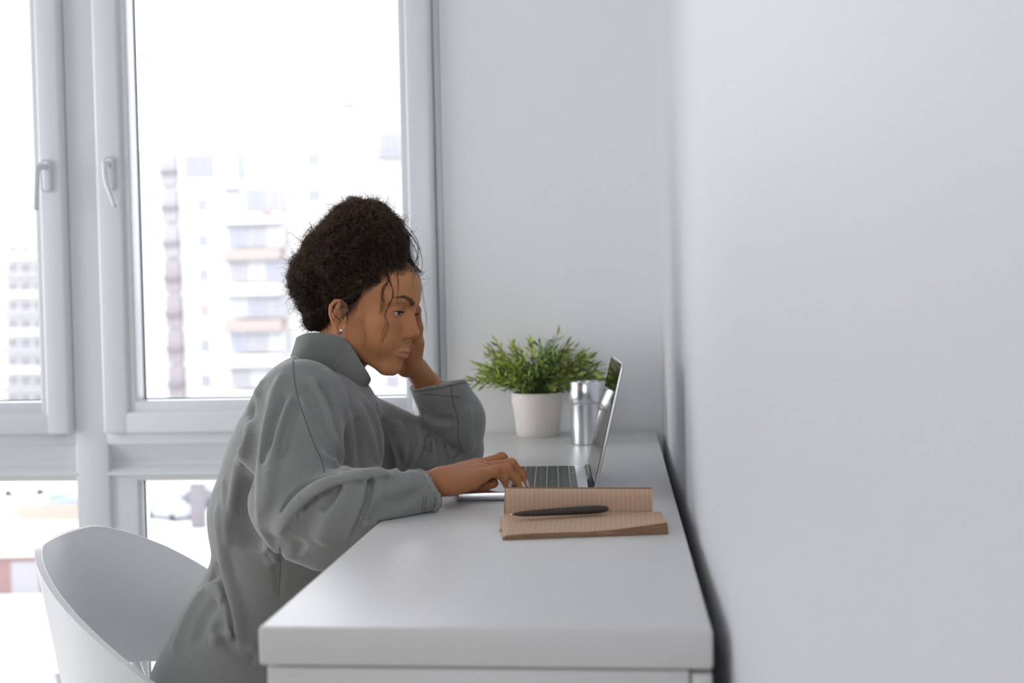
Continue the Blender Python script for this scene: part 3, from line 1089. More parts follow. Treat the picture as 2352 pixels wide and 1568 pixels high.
def A3(v):
    return np.array([v[0], v[1], v[2]], dtype=F32)


def smin(a, b, k):
    h = np.maximum(k - np.abs(a - b), 0) / k
    return np.minimum(a, b) - h * h * (k * 0.25)


def smax(a, b, k):
    return -smin(-a, -b, k)


def sd_ell(P, c, r):
    q = P - np.asarray(c, F32)
    r = np.asarray(r, F32)
    k0 = np.sqrt(((q / r) ** 2).sum(1))
    k1 = np.sqrt(((q / (r * r)) ** 2).sum(1)) + 1e-9
    return k0 * (k0 - 1.0) / k1


def sd_cap(P, a, b, ra, rb):
    a, b = np.asarray(a, F32), np.asarray(b, F32)
    ab = b - a
    t = np.clip(((P - a) @ ab) / (ab @ ab), 0, 1)
    d = P - a - t[:, None] * ab
    return np.sqrt((d * d).sum(1)) - (ra + t * (rb - ra))


def sd_chain(P, pts, rad, k=0.0):
    d = None
    for i in range(len(pts) - 1):
        e = sd_cap(P, pts[i], pts[i + 1], rad[i], rad[i + 1])
        d = e if d is None else (smin(d, e, k) if k else np.minimum(d, e))
    return d


def surface_nets(F, lo, h):
    """naive surface nets on a regular grid -> verts, quads"""
    s = F < 0
    nx, ny, nz = F.shape
    c = np.zeros((nx - 1, ny - 1, nz - 1), np.uint8)
    for dx in (0, 1):
        for dy in (0, 1):
            for dz in (0, 1):
                c += s[dx:nx - 1 + dx, dy:ny - 1 + dy, dz:nz - 1 + dz]
    act = (c > 0) & (c < 8)
    I = np.argwhere(act)
    idx = -np.ones(act.shape, np.int32)
    idx[act] = np.arange(len(I))
    acc = np.zeros((len(I), 3), F32)
    cnt = np.zeros(len(I), F32)
    cor = [(a, b, d) for a in (0, 1) for b in (0, 1) for d in (0, 1)]
    for p in cor:
        for ax in range(3):
            if p[ax]:
                continue
            q = list(p)
            q[ax] = 1
            fa = F[I[:, 0] + p[0], I[:, 1] + p[1], I[:, 2] + p[2]]
            fb = F[I[:, 0] + q[0], I[:, 1] + q[1], I[:, 2] + q[2]]
            m = (fa < 0) != (fb < 0)
            t = np.where(m, fa / np.where(m, fa - fb, 1), 0)
            pos = np.tile(np.array(p, F32), (len(I), 1))
            pos[:, ax] += t
            acc += pos * m[:, None]
            cnt += m
    V = (I + acc / cnt[:, None]) * h + np.asarray(lo, F32)
    Q = []
    for ax in range(3):
        u, w = [(1, 2), (2, 0), (0, 1)][ax]
        sl0 = [slice(None)] * 3
        sl1 = [slice(None)] * 3
        sl0[ax] = slice(0, F.shape[ax] - 1)
        sl1[ax] = slice(1, F.shape[ax])
        E = np.argwhere(s[tuple(sl0)] != s[tuple(sl1)])
        E = E[(E[:, u] > 0) & (E[:, w] > 0) & (E[:, u] < F.shape[u] - 1) & (E[:, w] < F.shape[w] - 1)]
        if not len(E):
            continue
        ins = s[E[:, 0], E[:, 1], E[:, 2]]
        quad = []
        for du, dw in ((0, 0), (1, 0), (1, 1), (0, 1)):
            e = E.copy()
            e[:, u] -= du
            e[:, w] -= dw
            quad.append(idx[e[:, 0], e[:, 1], e[:, 2]])
        q = np.stack(quad, 1)
        q[~ins] = q[~ins][:, ::-1]
        Q.append(q[:, ::-1])
    Q = np.concatenate(Q)
    return V, Q[:, ::-1]


def mesh_sdf(f, lo, hi, h, B=6, slack=1.8, smooth=1):
    lo, hi = np.asarray(lo, F32), np.asarray(hi, F32)
    nb = np.ceil((hi - lo) / (h * B)).astype(int)
    g = np.stack(np.meshgrid(*[np.arange(n) for n in nb], indexing='ij'), -1).reshape(-1, 3)
    cen = lo + (g * B + (B - 1) / 2.0).astype(F32) * h
    d = f(cen.astype(F32))
    F = np.repeat(np.repeat(np.repeat(d.reshape(nb), B, 0), B, 1), B, 2).astype(F32)
    act = g[np.abs(d) < h * B * 0.87 * slack]
    off = np.stack(np.meshgrid(*[np.arange(B)] * 3, indexing='ij'), -1).reshape(-1, 3)
    for k in range(0, len(act), 600):
        a = act[k:k + 600]
        ii = (a[:, None, :] * B + off[None]).reshape(-1, 3)
        F[ii[:, 0], ii[:, 1], ii[:, 2]] = f((lo + ii.astype(F32) * h).astype(F32))
    V, Q = surface_nets(F, lo, h)
    for _ in range(smooth):
        V = lap_smooth(V, Q, 0.5)
    return V, Q


def lap_smooth(V, Q, lam):
    acc = np.zeros_like(V)
    cnt = np.zeros(len(V), F32)
    for i in range(4):
        a, b = Q[:, i], Q[:, (i + 1) % 4]
        for x, y in ((a, b), (b, a)):
            for ax in range(3):
                acc[:, ax] += np.bincount(x, V[y, ax], len(V))
            cnt += np.bincount(x, minlength=len(V))
    return (V * (1 - lam) + lam * acc / np.maximum(cnt, 1)[:, None]).astype(F32)


def np_mesh(name, V, Q, material, parent=None, colors=None, **props):
    me = bpy.data.meshes.new(name)
    n, m = len(V), len(Q)
    k = Q.shape[1]
    me.vertices.add(n)
    me.vertices.foreach_set('co', np.ascontiguousarray(V, F32).ravel())
    me.loops.add(m * k)
    me.loops.foreach_set('vertex_index', np.ascontiguousarray(Q, np.int32).ravel())
    me.polygons.add(m)
    me.polygons.foreach_set('loop_start', np.arange(0, m * k, k, dtype=np.int32))
    me.polygons.foreach_set('loop_total', np.full(m, k, np.int32))
    me.polygons.foreach_set('use_smooth', np.ones(m, bool))
    me.update(calc_edges=True)
    me.validate()
    if colors is not None:
        at = me.color_attributes.new('tone', 'FLOAT_COLOR', 'POINT')
        at.data.foreach_set('color', np.ascontiguousarray(np.column_stack([colors, np.ones(n)]), F32).ravel())
    me.materials.append(material)
    return link(name, me, parent, **props)


def march(f, pxs, tmax=4.0, t0=0.8):
    """where the photo's rays through these pixels meet the surface f = 0"""
    D = np.array([list((_fw + _rt * ((x - CX) / FPX) - _up * ((y - CY) / FPX)).normalized()) for x, y in pxs], F32)
    t = np.full(len(D), t0, F32)
    for _ in range(70):
        d = f(np.asarray(CAM, F32) + D * t[:, None])
        t += np.clip(d, -0.05, 0.1) * 0.8
    return np.asarray(CAM, F32) + D * t[:, None]


# ================================================================== PERSON: placement
def N3(*a):
    return A3(W(*a))


HEAD_O = N3(835, 718, 1.965)               # midpoint between the ear canals
_hy, _hp, _hr = math.radians(-13), math.radians(11), math.radians(4)
# local x = forward, y = to the person's left, z = up.  Facing +x of the world, turned a little to the camera
HEAD_R = np.array((Matrix.Rotation(_hy, 3, 'Z') @ Matrix.Rotation(_hp, 3, 'Y') @ Matrix.Rotation(-_hr, 3, 'X'))).astype(F32)
HS = 0.001                                 # model units are millimetres


def to_head(P):
    return ((P - HEAD_O) @ HEAD_R) / HS


def from_head(p):
    return (np.asarray(p, F32) * HS) @ HEAD_R.T + HEAD_O


EYE = (70.5, 31.0, 16.0)


HLX = np.array([-60, -20, -2, 10, 16, 22, 39, 64, 95], F32)       # hairline: height over forward position
HLZ = np.array([-60, -5, 2, 4, 12, 44, 61, 90, 99], F32)


def head_sdf_local(p):
    x, y, z = p[:, 0], p[:, 1], p[:, 2]
    q = p.copy()
    q[:, 1] = np.abs(y)                    # symmetric parts
    d = sd_ell(q, (-3, 0, 46), (93, 72, 76))
    d = smin(d, sd_ell(q, (48, 0, 52), (46, 54, 44)), 18)
    d = smin(d, sd_ell(q, (42, 0, -18), (46, 54, 58)), 24)
    d = smin(d, sd_cap(q, (6, 46, -52), (64, 15, -85), 13, 12), 22)
    d = smin(d, sd_cap(q, (4, 50, -10), (6, 47, -52), 14, 13), 20)
    d = smin(d, sd_ell(q, (70.5, 0, -84), (16, 18, 13)), 18)
    d = smin(d, sd_ell(q, (64.0, 0, -52), (28, 30, 28)), 16)
    d = smin(d, sd_ell(q, (55, 42, -8), (24, 19, 15)), 16)
    d = smin(d, sd_ell(q, (56, 34, -36), (27, 23, 28)), 18)
    d = smin(d, sd_cap(q, (87, 9, 33), (72, 44, 33), 7.5, 8), 14)
    # orbits
    d = smax(d, -sd_ell(q, (97, 31, 15), (19, 19, 14)), 14)
    # nose
    nz = sd_cap(q, (84, 0, 25), (102, 0, -14), 6.0, 6.6)
    nz = smin(nz, sd_cap(q, (78, 0, 24), (90, 0, -18), 8.5, 12.0), 6)
    nz = smin(nz, sd_ell(q, (103.5, 0, -18.5), (8.8, 9.0, 8.0)), 7)
    nz = smin(nz, sd_ell(q, (94.5, 11.0, -22.5), (10.0, 6.4, 7.0)), 5)
    nz = smin(nz, sd_cap(q, (101, 0, -25), (92, 0, -31), 4.2, 5), 4)
    d = smin(d, nz, 8)
    d = smax(d, -sd_ell(q, (99, 6.6, -29.6), (6.0, 3.0, 3.8)), 2.0)
    d = smax(d, -sd_chain(q, [(87.5, 17.0, -16), (85.0, 19.5, -23), (85.5, 18.5, -29)], [0.3, 0.5, 0.3]), 5)
    # lips
    up = sd_chain(q, [(94.6, 0, -52.0), (93.8, 6, -50.8), (89.2, 15, -53.2), (84.0, 23, -56.3)], [4.0, 4.2, 3.4, 1.6], 2)
    lo_ = sd_chain(q, [(91.8, 0, -60.9), (90.6, 8, -60.6), (87.2, 15, -59.2), (84.0, 22.5, -56.7)], [5.0, 4.8, 3.8, 1.6], 2)
    d = smin(d, up, 3.4)
    d = smin(d, lo_, 3.4)
    d = smax(d, -sd_chain(q, [(100.5, 0, -56.1), (98.2, 6, -55.7), (92.0, 15, -56.1), (85.5, 24.5, -56.9)], [0.9, 0.9, 0.8, 1.0]), 2.4)
    d = smax(d, -sd_ell(q, (99, 0, -72.5), (11, 20, 5.0)), 8)
    d = smax(d, -sd_cap(q, (101.0, 0, -37), (99.0, 0, -46), 2.2, 2.6), 3)
    # eyelids
    e = EYE
    lid = sd_ell(q, e, (14.0, 14.8, 14.0))
    d = smin(d, lid, 5)
    # opening between the lids (looking down)
    op = sd_ell(q, (84.0, 31.5, 11.0), (11, 13.4, 4.2))
    d = smax(d, -op, 1.2)
    d = smax(d, -sd_ell(q, e, (11.6, 11.6, 11.6)), 0.5)
    # ears
    qe = (q - np.array((-4, 76, -12), F32)) / 0.89 + np.array((-4, 77, 0), F32)
    ear = np.minimum(sd_chain(qe, [(6, 70, 12), (1, 75, 24), (-9, 79, 30), (-19, 83, 27), (-25, 85, 16), (-24, 84, 2), (-18, 80, -13), (-10, 76, -23)],
                              [2.6, 3.0, 3.4, 3.8, 3.9, 3.5, 3.3, 3.4]), 1e3)
    ear = smin(ear, sd_ell(qe, (-3, 74.5, -27), (7.5, 3.8, 9)), 6)
    ear = smin(ear, sd_chain(qe, [(-6, 77, 22), (-14, 80, 14), (-15.5, 80, 2), (-9, 77, -13), (-2, 75, -16)], [2.2, 2.8, 2.8, 2.8, 2.4]), 2.0)
    ear = smin(ear, sd_ell(qe, (-10, 74, 2), (15, 3.4, 27)), 3)
    ear = smin(ear, sd_ell(qe, (4.5, 74.5, -4), (3.6, 3.8, 6.5)), 3)          # tragus
    ear = smax(ear, -sd_ell(qe, (-4.5, 79, -4), (8, 6, 10.5)), 3)           # concha
    ear = ear * 0.89
    d = smin(d, ear, 3)
    # neck
    d = smin(d, sd_cap(q, (-14, 0, -30), (-46, 0, -128), 48, 52), 20)
    d = smin(d, sd_ell(q, (30, 0, -62), (42, 36, 22)), 16)
    return d


def head_sdf(P):
    return head_sdf_local(to_head(P)) * HS


# ---------------------------------------------------------------- hands and arms
RH = dict(
    wrist=[N3(950, 1124, 1.706), N3(1010, 1108, 1.727)],
    mc=[[N3(1012, 1112, 1.716), N3(1104, 1093, 1.757)], [N3(1012, 1103, 1.724), N3(1105, 1084, 1.775)],
        [N3(1012, 1098, 1.735), N3(1103, 1076, 1.793)], [N3(1012, 1097, 1.745), N3(1094, 1070, 1.811)]],
    fing=[
        ([N3(1104, 1094, 1.757), N3(1136, 1082, 1.770), N3(1157, 1096, 1.782), N3(1163, 1112, 1.790)], [.0098, .0082, .0073, .0060]),
        ([N3(1105, 1085, 1.775), N3(1164, 1078, 1.788), N3(1185, 1098, 1.796), N3(1196, 1114, 1.799)], [.0104, .0087, .0077, .0062]),
        ([N3(1103, 1077, 1.793), N3(1173, 1066, 1.806), N3(1197, 1089, 1.812), N3(1206, 1112, 1.812)], [.0108, .0090, .0079, .0063]),
        ([N3(1094, 1071, 1.811), N3(1152, 1052, 1.838), N3(1177, 1076, 1.858), N3(1188, 1099, 1.864)], [.0106, .0090, .0079, .0063])],
    thumb=([N3(1022, 1112, 1.752), N3(1066, 1116, 1.790), N3(1108, 1114, 1.800), N3(1133, 1109, 1.798)], [.0150, .0118, .0100, .0082]),
)


def right_hand_sdf(P):
    d = sd_cap(P, RH['wrist'][0], RH['wrist'][1], .0245, .0215)
    for i, (a, b) in enumerate(RH['mc']):
        d = smin(d, sd_cap(P, a, b, .0165, [.0112, .0118, .0122, .0118][i]), .008)
    d = smin(d, sd_cap(P, N3(1040, 1117, 1.722), N3(1082, 1108, 1.742), .0135, .0125), .012)     # heel of the hand
    # tendons over the back
    for i in (1, 2, 3):
        a, b = RH['mc'][i]
        up = np.array([0, 0, .0105], F32)
        d = smin(d, sd_cap(P, a * .5 + b * .5 + up, b + up * 0.55, .0030, .0050), .006)
    f = None
    for pts, rad in RH['fing']:
        e = sd_chain(P, pts, rad, .004)
        e = smin(e, sd_ell(P, pts[1], (.0094,) * 3), .004)
        f = e if f is None else smin(f, e, .0012)
    pts, rad = RH['thumb']
    t = sd_chain(P, pts, rad, .006)
    d = smin(d, f, .007)
    d = smin(d, t, .010)
    return d


LH_W = [N3(982, 885, 2.126), N3(954, 843, 2.068)]
LH = dict(
    mc=[[N3(948, 836, 2.052), N3(957, 752, 2.030)], [N3(943, 838, 2.056), N3(940, 745, 2.036)],
        [N3(936, 842, 2.058), N3(922, 744, 2.040)], [N3(930, 846, 2.058), N3(904, 750, 2.042)]],
    fing=[([N3(957, 754, 2.030), N3(956, 712, 2.022), N3(944, 682, 2.012), N3(926, 664, 2.008)], [.0102, .0086, .0076, .0062]),
          ([N3(940, 747, 2.036), N3(936, 690, 2.034), N3(918, 655, 2.030), N3(896, 640, 2.026)], [.0104, .0090, .0078, .0064]),
          ([N3(922, 746, 2.040), N3(914, 690, 2.042), N3(892, 660, 2.042), N3(868, 648, 2.038)], [.0102, .0086, .0076, .0062]),
          ([N3(904, 752, 2.042), N3(890, 705, 2.046), N3(872, 682, 2.048), N3(852, 672, 2.046)], [.0095, .0078, .0070, .0058])],
    thumb=([N3(945, 838, 2.044), N3(930, 800, 2.018), N3(905, 778, 2.016), N3(882, 768, 2.018)], [.0150, .0115, .0098, .0080]),
)


def left_hand_sdf(P):
    d = sd_cap(P, LH_W[0], LH_W[1], .0250, .0215)
    for i, (a, b) in enumerate(LH['mc']):
        d = smin(d, sd_cap(P, a, b, .0155, .0116), .008)
    d = smin(d, sd_cap(P, N3(950, 830, 2.040), N3(960, 790, 2.032), .0130, .0110), .012)
    f = None
    for pts, rad in LH['fing']:
        e = sd_chain(P, pts, rad, .004)
        f = e if f is None else smin(f, e, .0015)
    d = smin(d, f, .007)
    d = smin(d, sd_chain(P, LH['thumb'][0], LH['thumb'][1], .006), .010)
    return d


# joints of the clothed body
SH_R, EL_R, WR_R = N3(700, 945, 1.83), N3(695, 1172, 1.665), N3(985, 1122, 1.712)
SH_L, EL_L = N3(800, 975, 2.10), N3(1048, 1035, 2.235)
HIP = N3(590, 1560, 1.95)
HIP[2] = .475


def under_sdf(P):
    """arms, trunk and legs under the clothes (coarse; joins head and hands)"""
    d = sd_chain(P, [SH_R, EL_R + A3((0, 0.01, 0)), RH['wrist'][0], RH['wrist'][1]], [.042, .030, .022, .020], .02)
    d = smin(d, sd_chain(P, [SH_L, EL_L, LH_W[0], LH_W[1]], [.040, .030, .024, .020], .02), .02)
    tor = sd_chain(P * np.array([1, .72, 1], F32), [A3(W(735, 935, 1.95)) * [1, .72, 1], A3(W(715, 1010, 1.95)) * [1, .72, 1], A3(W(690, 1180, 1.95)) * [1, .72, 1], A3(HIP) * [1, .72, 1]], [.050, .090, .095, .115], .03)
    d = smin(d, tor, .03)
    d = smin(d, sd_cap(P, from_head((-30, 0, -80)), N3(735, 905, 1.95), .045, .050), .03)
    for s, yy in ((-1, -.10), (1, .10)):
        hip = A3(HIP) + A3((0.02, yy, -.01))
        knee = A3((-.30, 1.95 + yy * 1.25, .45))
        ank = A3((-.36, 1.95 + yy * 1.3, .08))
        d = smin(d, sd_chain(P, [hip, knee, ank, ank + A3((.12, yy * .2, -.045))], [.080, .055, .036, .030], .03), .03)
    return d


# ---------------------------------------------------------------- skin mesh (head, hands, trunk in one mesh)
def skin_tones(V, region):
    n = len(V)
    base = np.tile(np.array([0.53, 0.235, 0.105]), (n, 1))
    if region == 'hand':
        base = base * np.array([0.84, 0.80, 0.80])
    if region == 'head':
        p = to_head(V.astype(F32))
        q = p.copy()
        q[:, 1] = np.abs(q[:, 1])

        def mixin(mask, col):
            nonlocal base
            base = base * (1 - mask[:, None]) + np.array(col) * mask[:, None]
        g = lambda c, r: np.exp(-(((q - np.array(c)) / np.array(r)) ** 2).sum(1))
        mixin(0.45 * g((62, 48, -14), (26, 22, 18)), (0.46, 0.16, 0.07))      # warm cheek
        mixin(0.35 * g((104, 0, -20), (16, 20, 14)), (0.44, 0.15, 0.075))      # nose
        qf = q.copy()
        qf[:, 0] = 0
        front = q[:, 0] > 78
        up = sd_chain(qf, [(0, 0, -52.3), (0, 6, -52.0), (0, 15, -53.8), (0, 22.5, -56.3)], [3.4, 3.6, 2.6, 0.8])
        lo_ = sd_chain(qf, [(0, 0, -60.9), (0, 8, -60.5), (0, 15, -59.1), (0, 22.0, -56.9)], [5.4, 5.0, 3.6, 1.0])
        m = np.clip(0.5 - np.minimum(up, lo_) / 2.0, 0, 1) * front
        mixin(0.8 * m, (0.50, 0.21, 0.135))
        mixin(0.55 * g((84, 31, 19), (9, 15, 6.5)), (0.30, 0.17, 0.12))       # eye shadow
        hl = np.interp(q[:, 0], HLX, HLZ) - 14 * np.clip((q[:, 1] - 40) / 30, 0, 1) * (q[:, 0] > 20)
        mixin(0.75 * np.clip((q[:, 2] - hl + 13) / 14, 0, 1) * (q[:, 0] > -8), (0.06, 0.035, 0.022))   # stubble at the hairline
        bl = sd_chain(qf, [(0, 12.5, 31), (0, 21, 36.5), (0, 36, 41), (0, 53, 36)], [4.0, 3.8, 2.8, 0.8])
        mixin(0.85 * np.clip(0.5 - bl / 1.6, 0, 1) * (q[:, 0] > 60), (0.045, 0.03, 0.022))      # brow
    return base


skin = mat('brown_skin', (0.53, 0.235, 0.105), 0.5, spec=0.3)
_b = skin.node_tree.nodes['Principled BSDF']
_at = skin.node_tree.nodes.new('ShaderNodeAttribute')
_at.attribute_name = 'tone'
_n = skin.node_tree.nodes.new('ShaderNodeTexNoise')
_n.inputs['Scale'].default_value = 240
_mx = skin.node_tree.nodes.new('ShaderNodeMixRGB')
_mx.blend_type = 'MULTIPLY'
_mx.inputs[0].default_value = 0.22
_rp = skin.node_tree.nodes.new('ShaderNodeValToRGB')
_rp.color_ramp.elements[0].color = (0.7, 0.66, 0.62, 1)
_rp.color_ramp.elements[1].color = (1.15, 1.12, 1.1, 1)
skin.node_tree.links.new(_n.outputs[0], _rp.inputs[0])
skin.node_tree.links.new(_at.outputs['Color'], _mx.inputs[1])
skin.node_tree.links.new(_rp.outputs[0], _mx.inputs[2])
skin.node_tree.links.new(_mx.outputs[0], _b.inputs['Base Color'])
_b.inputs['Subsurface Weight'].default_value = 0.18
_b.inputs['Subsurface Radius'].default_value = (0.008, 0.003, 0.0015)
_b.inputs['Subsurface Scale'].default_value = 1.0
_bn = skin.node_tree.nodes.new('ShaderNodeTexNoise')
_bn.inputs['Scale'].default_value = 900
_bp = skin.node_tree.nodes.new('ShaderNodeBump')
_bp.inputs['Strength'].default_value = 0.12
_bp.inputs['Distance'].default_value = 0.0006
skin.node_tree.links.new(_bn.outputs[0], _bp.inputs['Height'])
skin.node_tree.links.new(_bp.outputs[0], _b.inputs['Normal'])

person = empty('person', (HIP[0], HIP[1], 0.0), label='person in a grey turtleneck sweatshirt leaning one cheek on a hand', category='person')
_pieces = []
Vh, Qh = mesh_sdf(head_sdf, HEAD_O - A3((.13, .12, .16)), HEAD_O + A3((.15, .12, .15)), 0.00125, smooth=1)
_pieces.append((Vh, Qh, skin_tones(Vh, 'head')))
for fn, pts in ((right_hand_sdf, [N3(975, 1120, 1.70), N3(1215, 1040, 1.88)]), (left_hand_sdf, [N3(990, 890, 2.10), N3(850, 640, 2.0)])):
    lo_ = np.minimum(*pts) - .035
    hi_ = np.maximum(*pts) + .04
    V_, Q_ = mesh_sdf(fn, lo_, hi_, 0.0013, smooth=1)
    _pieces.append((V_, Q_, skin_tones(V_, 'hand')))
V_, Q_ = mesh_sdf(under_sdf, (-0.95, 1.45, -0.02), (0.02, 2.40, 1.0), 0.010, B=6, smooth=1)
_pieces.append((V_, Q_, skin_tones(V_, 'trunk')))
_o = 0
_V, _Q, _C = [], [], []
for v, q, c in _pieces:
    _V.append(v); _Q.append(q + _o); _C.append(c)
    _o += len(v)
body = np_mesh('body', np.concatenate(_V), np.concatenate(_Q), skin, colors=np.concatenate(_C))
keep_parent(body, person)

# ---------------------------------------------------------------- eyes, lashes, studs, nails
eye_white = mat('eye_white', (0.72, 0.68, 0.64), 0.12, spec=0.6)
_nt = eye_white.node_tree
_tc = _nt.nodes.new('ShaderNodeTexCoord')
_sep = _nt.nodes.new('ShaderNodeSeparateXYZ')
_nt.links.new(_tc.outputs['Object'], _sep.inputs[0])
_cr = _nt.nodes.new('ShaderNodeValToRGB')
_cr.color_ramp.interpolation = 'LINEAR'
for e_ in list(_cr.color_ramp.elements)[1:]:
    _cr.color_ramp.elements.remove(e_)
_cr.color_ramp.elements[0].position, _cr.color_ramp.elements[0].color = 0.0, (0.72, 0.68, 0.64, 1)
for pos, col in ((0.872, (0.72, 0.68, 0.64, 1)), (0.885, (0.03, 0.02, 0.012, 1)), (0.93, (0.10, 0.055, 0.03, 1)), (0.975, (0.06, 0.035, 0.02, 1)), (0.982, (0.004, 0.004, 0.004, 1))):
    e_ = _cr.color_ramp.elements.new(pos)
    e_.color = col
_dv = _nt.nodes.new('ShaderNodeMath'); _dv.operation = 'DIVIDE'; _dv.inputs[1].default_value = 0.0122
_nt.links.new(_sep.outputs['X'], _dv.inputs[0])
_nt.links.new(_dv.outputs[0], _cr.inputs[0])
_nt.links.new(_cr.outputs[0], _nt.nodes['Principled BSDF'].inputs['Base Color'])
lash_m = mat('lash_black', (0.012, 0.010, 0.009), 0.6)
HEAD_M = Matrix([[*map(float, r)] for r in HEAD_R]).to_4x4()
for sgn in (-1, 1):
    bm = bmesh.new()
    bmesh.ops.create_uvsphere(bm, u_segments=40, v_segments=24, radius=0.0122)
    eo = bm_obj('eyeball', bm, eye_white, smooth=True)
    c = from_head((EYE[0], sgn * EYE[1], EYE[2]))
    gaze = Matrix.Rotation(math.radians(14), 4, 'Y')
    eo.matrix_world = Matrix.Translation(Vector(map(float, c))) @ HEAD_M @ gaze
    bpy.context.view_layer.update()
    keep_parent(eo, person)
    # lashes along the upper and lower lid
    vv, ff = [], []
    rr = random.Random(3)
    for k in range(34):
        u = k / 33.0
        yy = 18.5 + 26 * u
        dx = math.sqrt(max(0.0, 13.9 ** 2 - (yy - 31.2) ** 2 * 0.93))
        root = np.array([EYE[0] + dx - 0.6, yy, 14.9 - 2.4 * abs(u - 0.45) ** 1.6 * 2])
        tip = root + np.array([5.2 + 1.5 * u, (u - 0.4) * 6.5, 0.2 + 2.0 * u])
        mid = (root + tip) / 2 + np.array([0, 0, -1.6])
        pts = spline([root, mid, tip], 6)
        pts[:, 1] *= sgn
        v_, f_ = tube_arrays(from_head(pts), np.linspace(0.00032, 0.0001, 6), 4)
        b0 = len(vv)
        vv += [tuple(x) for x in v_]
        ff += [tuple(b0 + i for i in q) for q in f_]
    lid_pts = []
    for k in range(20):
        u = k / 19.0
        yy = 18.0 + 27 * u
        dx = math.sqrt(max(0.0, 13.6 ** 2 - (yy - 31.2) ** 2 * 0.93))
        lid_pts.append((EYE[0] + dx - 0.5, sgn * yy, 15.0 - 2.4 * abs(u - 0.45) ** 1.6 * 2))
    v_, f_ = tube_arrays(from_head(lid_pts), 0.00055, 5)
    b0 = len(vv)
    vv += [tuple(x) for x in v_]
    ff += [tuple(b0 + i for i in q) for q in f_]
    lo_ = mesh_obj('eyelashes', vv, ff, lash_m, smooth=True)
    keep_parent(lo_, person)
    # eyebrow hairs over the tinted brow
    vv, ff = [], []
    for k in range(150):
        u = rr.random()
        c0 = spline([(91, 12, 30.5), (90, 21, 35.5), (84, 35, 39.5), (74, 50, 35.5)], 30)[int(u * 29)]
        w_ = (3.0 - 2.2 * max(0, u - .3)) * rr.uniform(-1, 1)
        st_ = c0 + np.array([0.8, 0, w_])
        en = st_ + np.array([-0.6 - u * 2, 3.6, 2.4 - 3.2 * u + (-0.5 * w_)])
        pr = np.stack([st_, (st_ + en) / 2 + np.array([0.5, 0, 0]), en])
        pr[:, 1] *= sgn
        pw = from_head(pr)
        dd = head_sdf(pw.astype(F32))
        nrm = from_head((1, sgn * 0.25, 0)) - from_head((0, 0, 0))
        nrm /= np.linalg.norm(nrm)
        pw = pw - nrm[None] * (dd[:, None] - 0.0003)
        v_, f_ = tube_arrays(pw, [0.00022, 0.00022, 0.00008], 3)
        b0 = len(vv)
        vv += [tuple(x) for x in v_]
        ff += [tuple(b0 + i for i in q) for q in f_]
    keep_parent(mesh_obj('eyebrow', vv, ff, lash_m, smooth=True), person)

crystal = mat('stud_crystal', (0.95, 0.95, 0.97), 0.05, metal=0.9)
for nm, loc_l, r in (('earring', (2.0, -79.0, -35.5), 0.0034), ('nose_stud', (98.5, -16.0, -17.5), 0.0010)):
    bm = bmesh.new()
    bmesh.ops.create_icosphere(bm, subdivisions=2, radius=r)
    o = bm_obj(nm, bm, crystal)
    pc = from_head(loc_l)[None].astype(F32)
    nrm = from_head((0, -1, 0)) - from_head((0, 0, 0)) if nm == 'earring' else from_head((0.4, -0.9, 0.1)) - from_head((0, 0, 0))
    nrm = nrm / np.linalg.norm(nrm)
    for _ in range(12):
        pc = pc - nrm * head_sdf(pc)[:, None] * 0.8
    o.location = Vector(map(float, pc[0] + nrm * r * 0.4))
    bpy.context.view_layer.update()
    keep_parent(o, person)

nail_m = mat('nail_polish', (0.72, 0.55, 0.48), 0.2, spec=0.6)


def nail(tip_pts, rad, up):
    """oval plate on the back of the last finger bone"""
    a, b = np.array(tip_pts[-2], float), np.array(tip_pts[-1], float)
    ax = (b - a) / np.linalg.norm(b - a)
    up = np.array(up, float)
    up = up - ax * (up @ ax)
    up /= np.linalg.norm(up)
    sd = np.cross(ax, up)
    vv, ff = [], []
    nu, nv = 9, 8
    for th in (0.0005, -0.0002):
        for i in range(nu):
            u = -1 + 2 * i / (nu - 1)
            for j in range(nv):
                v = j / (nv - 1)
                half = rad * 0.80 * math.sqrt(max(0.03, 1 - (2 * abs(v - 0.5)) ** 4 * 0.75))
                s = u * half
                hgt = math.sqrt(max(0, (rad * 1.03) ** 2 - s * s)) + th
                vv.append(b + ax * (-0.0075 + v * 0.0135) + sd * s + up * (hgt - 0.0008 * v))
    m = nu * nv
    for i in range(nu - 1):
        for j in range(nv - 1):
            q = i * nv + j
            ff.append((q, q + 1, q + nv + 1, q + nv))
            ff.append((m + q, m + q + nv, m + q + nv + 1, m + q + 1))
    for i in range(nu - 1):
        for j in (0, nv - 1):
            q = i * nv + j
            ff.append((q, q + nv, m + q + nv, m + q))
    for j in range(nv - 1):
        for i in (0, nu - 1):
            q = i * nv + j
            ff.append((q, q + 1, m + q + 1, m + q))
    keep_parent(mesh_obj('fingernail', vv, ff, nail_m, smooth=True), person)


for pts, rad in RH['fing']:
    ax = np.array(pts[-1]) - np.array(pts[-2])
    nail(pts, rad[-1], (0.9, -0.15, 0.35))
nail(RH['thumb'][0], RH['thumb'][1][-1], (0.1, 0.6, 0.6))
